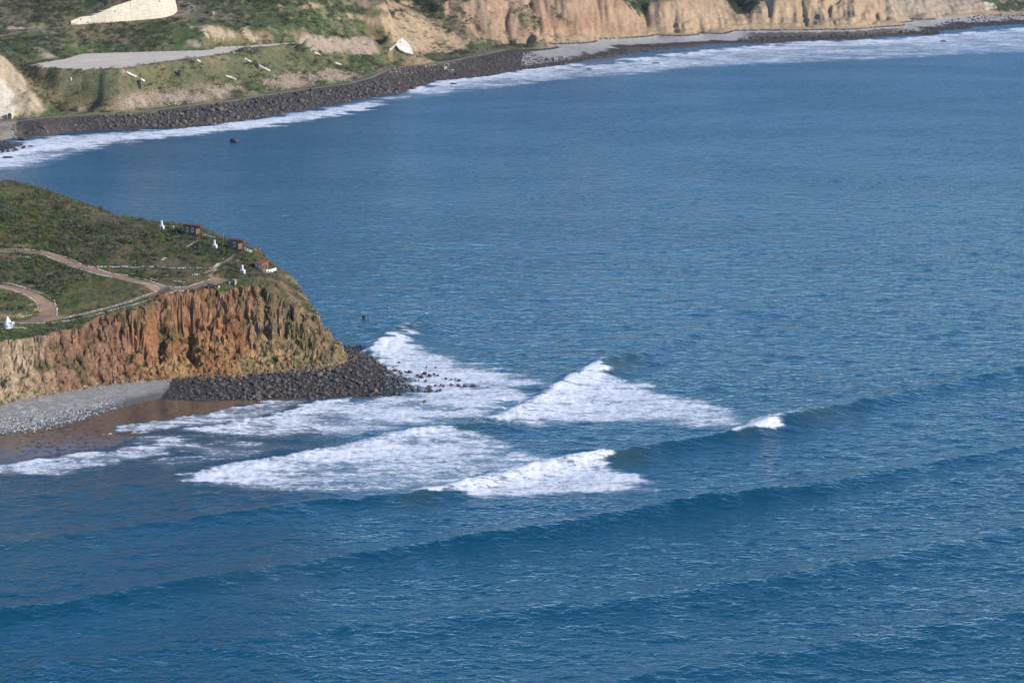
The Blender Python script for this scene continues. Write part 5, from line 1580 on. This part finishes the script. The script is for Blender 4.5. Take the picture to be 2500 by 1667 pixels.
# ================================================================== FAR BUILT THINGS
# retaining wall: courses of concrete panels stepping back up the slope
ww = retain_w
seg = np.concatenate([[0], np.cumsum(np.hypot(np.diff(ww[:, 0]), np.diff(ww[:, 1])))])
t = thing('retaining_wall', 'tall cream concrete retaining wall of stepped panel courses above the hillside road', 'retaining wall', ww[0])
ch = 2.5
for c_ in range(9):
    s0 = 0.0
    while s0 < seg[-1] - 1:
        s1 = min(s0 + 6.0, seg[-1])
        ha, hb = np.interp(s0, seg, retain_h), np.interp(s1, seg, retain_h)
        if c_ * ch < max(ha, hb) - .2:
            a = np.array([np.interp(s0, seg, ww[:, j]) for j in range(3)]); b = np.array([np.interp(s1, seg, ww[:, j]) for j in range(3)])
            d = b - a; n_ = np.array([-d[1], d[0], 0]) / math.hypot(d[0], d[1])
            off = n_ * (c_ * .45)
            a2, b2 = a - ww[0] + off + d * .006, b - ww[0] + off - d * .006
            z0 = c_ * ch - (1.0 if c_ == 0 else 0)
            za = max(min(c_ * ch + ch - .08, ha), z0 + .03); zb_ = max(min(c_ * ch + ch - .08, hb), z0 + .03)
            hz_ = min(za, zb_) - z0
            q = [a2 + (0, 0, z0), b2 + (0, 0, z0), b2 + n_ * 1.4 + (0, 0, z0), a2 + n_ * 1.4 + (0, 0, z0)]
            v = q + [a2 + (0, 0, za), b2 + (0, 0, zb_), b2 + n_ * 1.4 + (0, 0, zb_), a2 + n_ * 1.4 + (0, 0, za)]
            pn = MB().add(v, [(3, 2, 1, 0), (4, 5, 6, 7), (0, 1, 5, 4), (1, 2, 6, 5), (2, 3, 7, 6), (3, 0, 4, 7)]).build('panel', M_CONC, t)
            if rs.random() < .05:
                mid = (a2 + b2) / 2 - n_ * .05 + (0, 0, z0 + hz_ * .6); MB().box(mid, (1.0, .2, 1.0), math.atan2(d[1], d[0])).build('drain_hole', M_DARK, pn)
        s0 = s1
# guard rail on the outside of the bend
gp = [hit_far(a, b) for a, b in [(447, 8), (458, 12), (466, 18), (472, 25), (474, 33)]]
t = thing('guard_rail', 'dark guard rail round the outside of the bend beside the retaining wall', 'guard rail', gp[0])
for i in range(len(gp) - 1):
    a, b = gp[i] - gp[0], gp[i + 1] - gp[0]; d = b - a; L = math.hypot(d[0], d[1])
    m = MB().box((a + b) / 2 + (0, 0, 1.0), (L, .25, .6), math.atan2(d[1], d[0])); m.build('rail', M_WOOD, t)
    for f_ in (.1, .5, .9):
        MB().box(a + d * f_ + (0, 0, .35), (.3, .3, 1.3)).build('post', M_WOOD, t)
# dark towers on the slope below the terrace
for a, b, w_, h_, lab in [(438, 187, 1.7, 4.0, 'square black tower alone in the middle of the scrub slope below the terrace'), (341, 219, 1.9, 5.2, 'square black tower at the foot of the long pale drain'), (628, 168, 1.7, 3.4, 'short square black tower beside the pale drain under the terrace tail')]:
    p = hit_far(a, b); t = thing('drain_tower', lab, 'tower', p, .3)
    MB().box((0, 0, h_ / 2 - .6), (w_, w_, h_ + 1.2), 0, .96).build('shaft', M_BLACKM, t); MB().box((0, 0, h_ + .1), (w_ * 1.1, w_ * 1.1, .25)).build('cap', M_WOOD, t)
# concrete drains running down the slope
for pts, w_, lab in [([(291, 167), (306, 176), (325, 188), (350, 203)], 1.7, 'long pale concrete drain running down from the terrace to the black tower'), ([(596, 145), (606, 150), (612, 152)], 1.4, 'upper piece of pale drain above the short black tower'), ([(632, 161), (645, 167), (659, 174)], 1.4, 'pale concrete drain running down past the short black tower'),
                     ([(480, 148), (489, 152)], 1.2, 'small stub of pale drain at the terrace front edge'), ([(551, 186), (565, 191), (578, 197)], 1.2, 'broken pale drain low on the slope above the rubble'), ([(766, 130), (774, 133), (783, 138)], 1.2, 'short pale drain at the foot of the grey rock face'), ([(818, 154), (825, 156), (832, 159)], 1.0, 'short pale drain fragment below the grey rock face'), ([(563, 128), (572, 131)], 1.0, 'small pale drain stub where the terrace narrows')]:
    w = [hit_far(*q) for q in pts]
    t = thing('concrete_drain', lab, 'drain', w[0])
    for i in range(len(w) - 1):
        a, b = w[i] - w[0], w[i + 1] - w[0]; d = b - a; nn = np.array([-d[1], d[0], 0]) / (math.hypot(d[0], d[1]) + 1e-6)
        m = MB()
        for o0, o1, hh in ((-.5, .5, .35), (-.62, -.5, .8), (.5, .62, .8)):
            q = [a + nn * w_ * o0 * 1.3, b + nn * w_ * o0 * 1.3, b + nn * w_ * o1 * 1.3, a + nn * w_ * o1 * 1.3]
            v = [x + (0, 0, -.6) for x in q] + [x + (0, 0, hh) for x in q]
            m.add(v, [(3, 2, 1, 0), (4, 5, 6, 7), (0, 1, 5, 4), (1, 2, 6, 5), (2, 3, 7, 6), (3, 0, 4, 7)])
        m.build('channel', M_CONC2, t)
# sprayed concrete facing below the tan cliff
fp = [(955, 128), (968, 112), (982, 97), (998, 112), (1005, 124), (1010, 139), (990, 136), (975, 128), (967, 120)]
w = np.array([hit_far(*q) for q in fp]); c0 = w.mean(0)
t = thing('concrete_facing', 'pale concrete facing sprayed on the foot of the tan cliff', 'concrete facing', c0)
n = len(w)
m = MB(); v = [q - c0 + (0, -2.6, 2.0) for q in w] + [q - c0 + (0, 2, -1.5) for q in w]
m.add(v, [(i, (i + 1) % n, n + (i + 1) % n, n + i) for i in range(n)] + [tuple(range(n))]); m.build('slab', M_CONC2, t)
a, b = hit_far(953, 129) - c0, hit_far(977, 100) - c0
d = b - a; MB().add([a + (-1, -2, 0), a + (.2, -2, 0), b + (.2, -2, 0), b + (-1, -2, 0), a + (-1, -2, 1.6), a + (.2, -2, 1.6), b + (.2, -2, 1.6), b + (-1, -2, 1.6)], [(3, 2, 1, 0), (4, 5, 6, 7), (0, 1, 5, 4), (1, 2, 6, 5), (2, 3, 7, 6), (3, 0, 4, 7)]).build('edge_drain', M_CONC, t)
# tunnel portal in the white cliff
p = hit_far(25, 290); t = thing('tunnel_portal', 'arched tunnel mouth at the foot of the white cliff', 'tunnel portal', p + (0, -1.2, -.2))
arch = lambda w_, h_: [(-w_ / 2, 0), (w_ / 2, 0)] + [(w_ / 2 * math.cos(math.pi * i / 10), h_ - w_ / 2 + w_ / 2 * math.sin(math.pi * i / 10)) for i in range(11)]
MB().prism(arch(3.4, 4.9), 0, 4).build('surround', M_CONC, t); MB().prism(arch(2.5, 4.2), -.05, -.02).build('opening', M_DARK, t); MB().box((.15, -.12, 1.3), (.5, .08, 2.6)).build('door', M_GREYW, t)
# small leftovers
p = hit_far(1088, 170); t = thing('concrete_block', 'small pale concrete block with a ledge on the boulder mound', 'concrete block', p)
MB().box((0, 0, 1.0), (2.6, 2.2, 3.2)).build('block', M_CONC2, t); MB().box((4.2, -.8, -.6), (6.5, 1.4, 1.0), -.25).build('ledge', M_CONC2, t)
for a, b, lab in [(174, 198, 'small white marker post on the scrub slope below the terrace'), (522, 36, 'white marker post at the roadside right of the bend'), ]:
    p = hit_far(a, b); t = thing('marker_post', lab, 'post', p)
    MB().box((0, 0, .9), (.6, .6, 2.4)).build('shaft', M_WHITE, t); MB().box((0, 0, 2.15), (.7, .7, .12)).build('cap', M_WHITE, t)

# ================================================================== HAZE
def haze_box():
    me = bpy.data.meshes.new('haze')
    x0, x1, y0, y1, z0, z1 = -9000, 9000, -400, 16000, -14, 260
    v = [(x, y, z) for z in (z0, z1) for x, y in ((x0, y0), (x1, y0), (x1, y1), (x0, y1))]
    me.from_pydata(v, [], [(3, 2, 1, 0), (4, 5, 6, 7), (0, 1, 5, 4), (1, 2, 6, 5), (2, 3, 7, 6), (3, 0, 4, 7)]); me.update()
    m = bpy.data.materials.new('haze_air'); m.use_nodes = True
    nt = m.node_tree; nt.nodes.clear()
    o = nt.nodes.new('ShaderNodeOutputMaterial'); vo = nt.nodes.new('ShaderNodeVolumePrincipled')
    vo.inputs['Color'].default_value = (.72, .84, 1.0, 1); vo.inputs['Density'].default_value = HAZE_DENSITY
    vo.inputs['Anisotropy'].default_value = 0.2
    nt.links.new(vo.outputs[0], o.inputs['Volume'])
    link('haze', me, m, kind='stuff', label='thin sea haze over the bay', cat='haze')


HAZE_DENSITY = 0.000012
if HAZE_DENSITY > 0:
    haze_box()
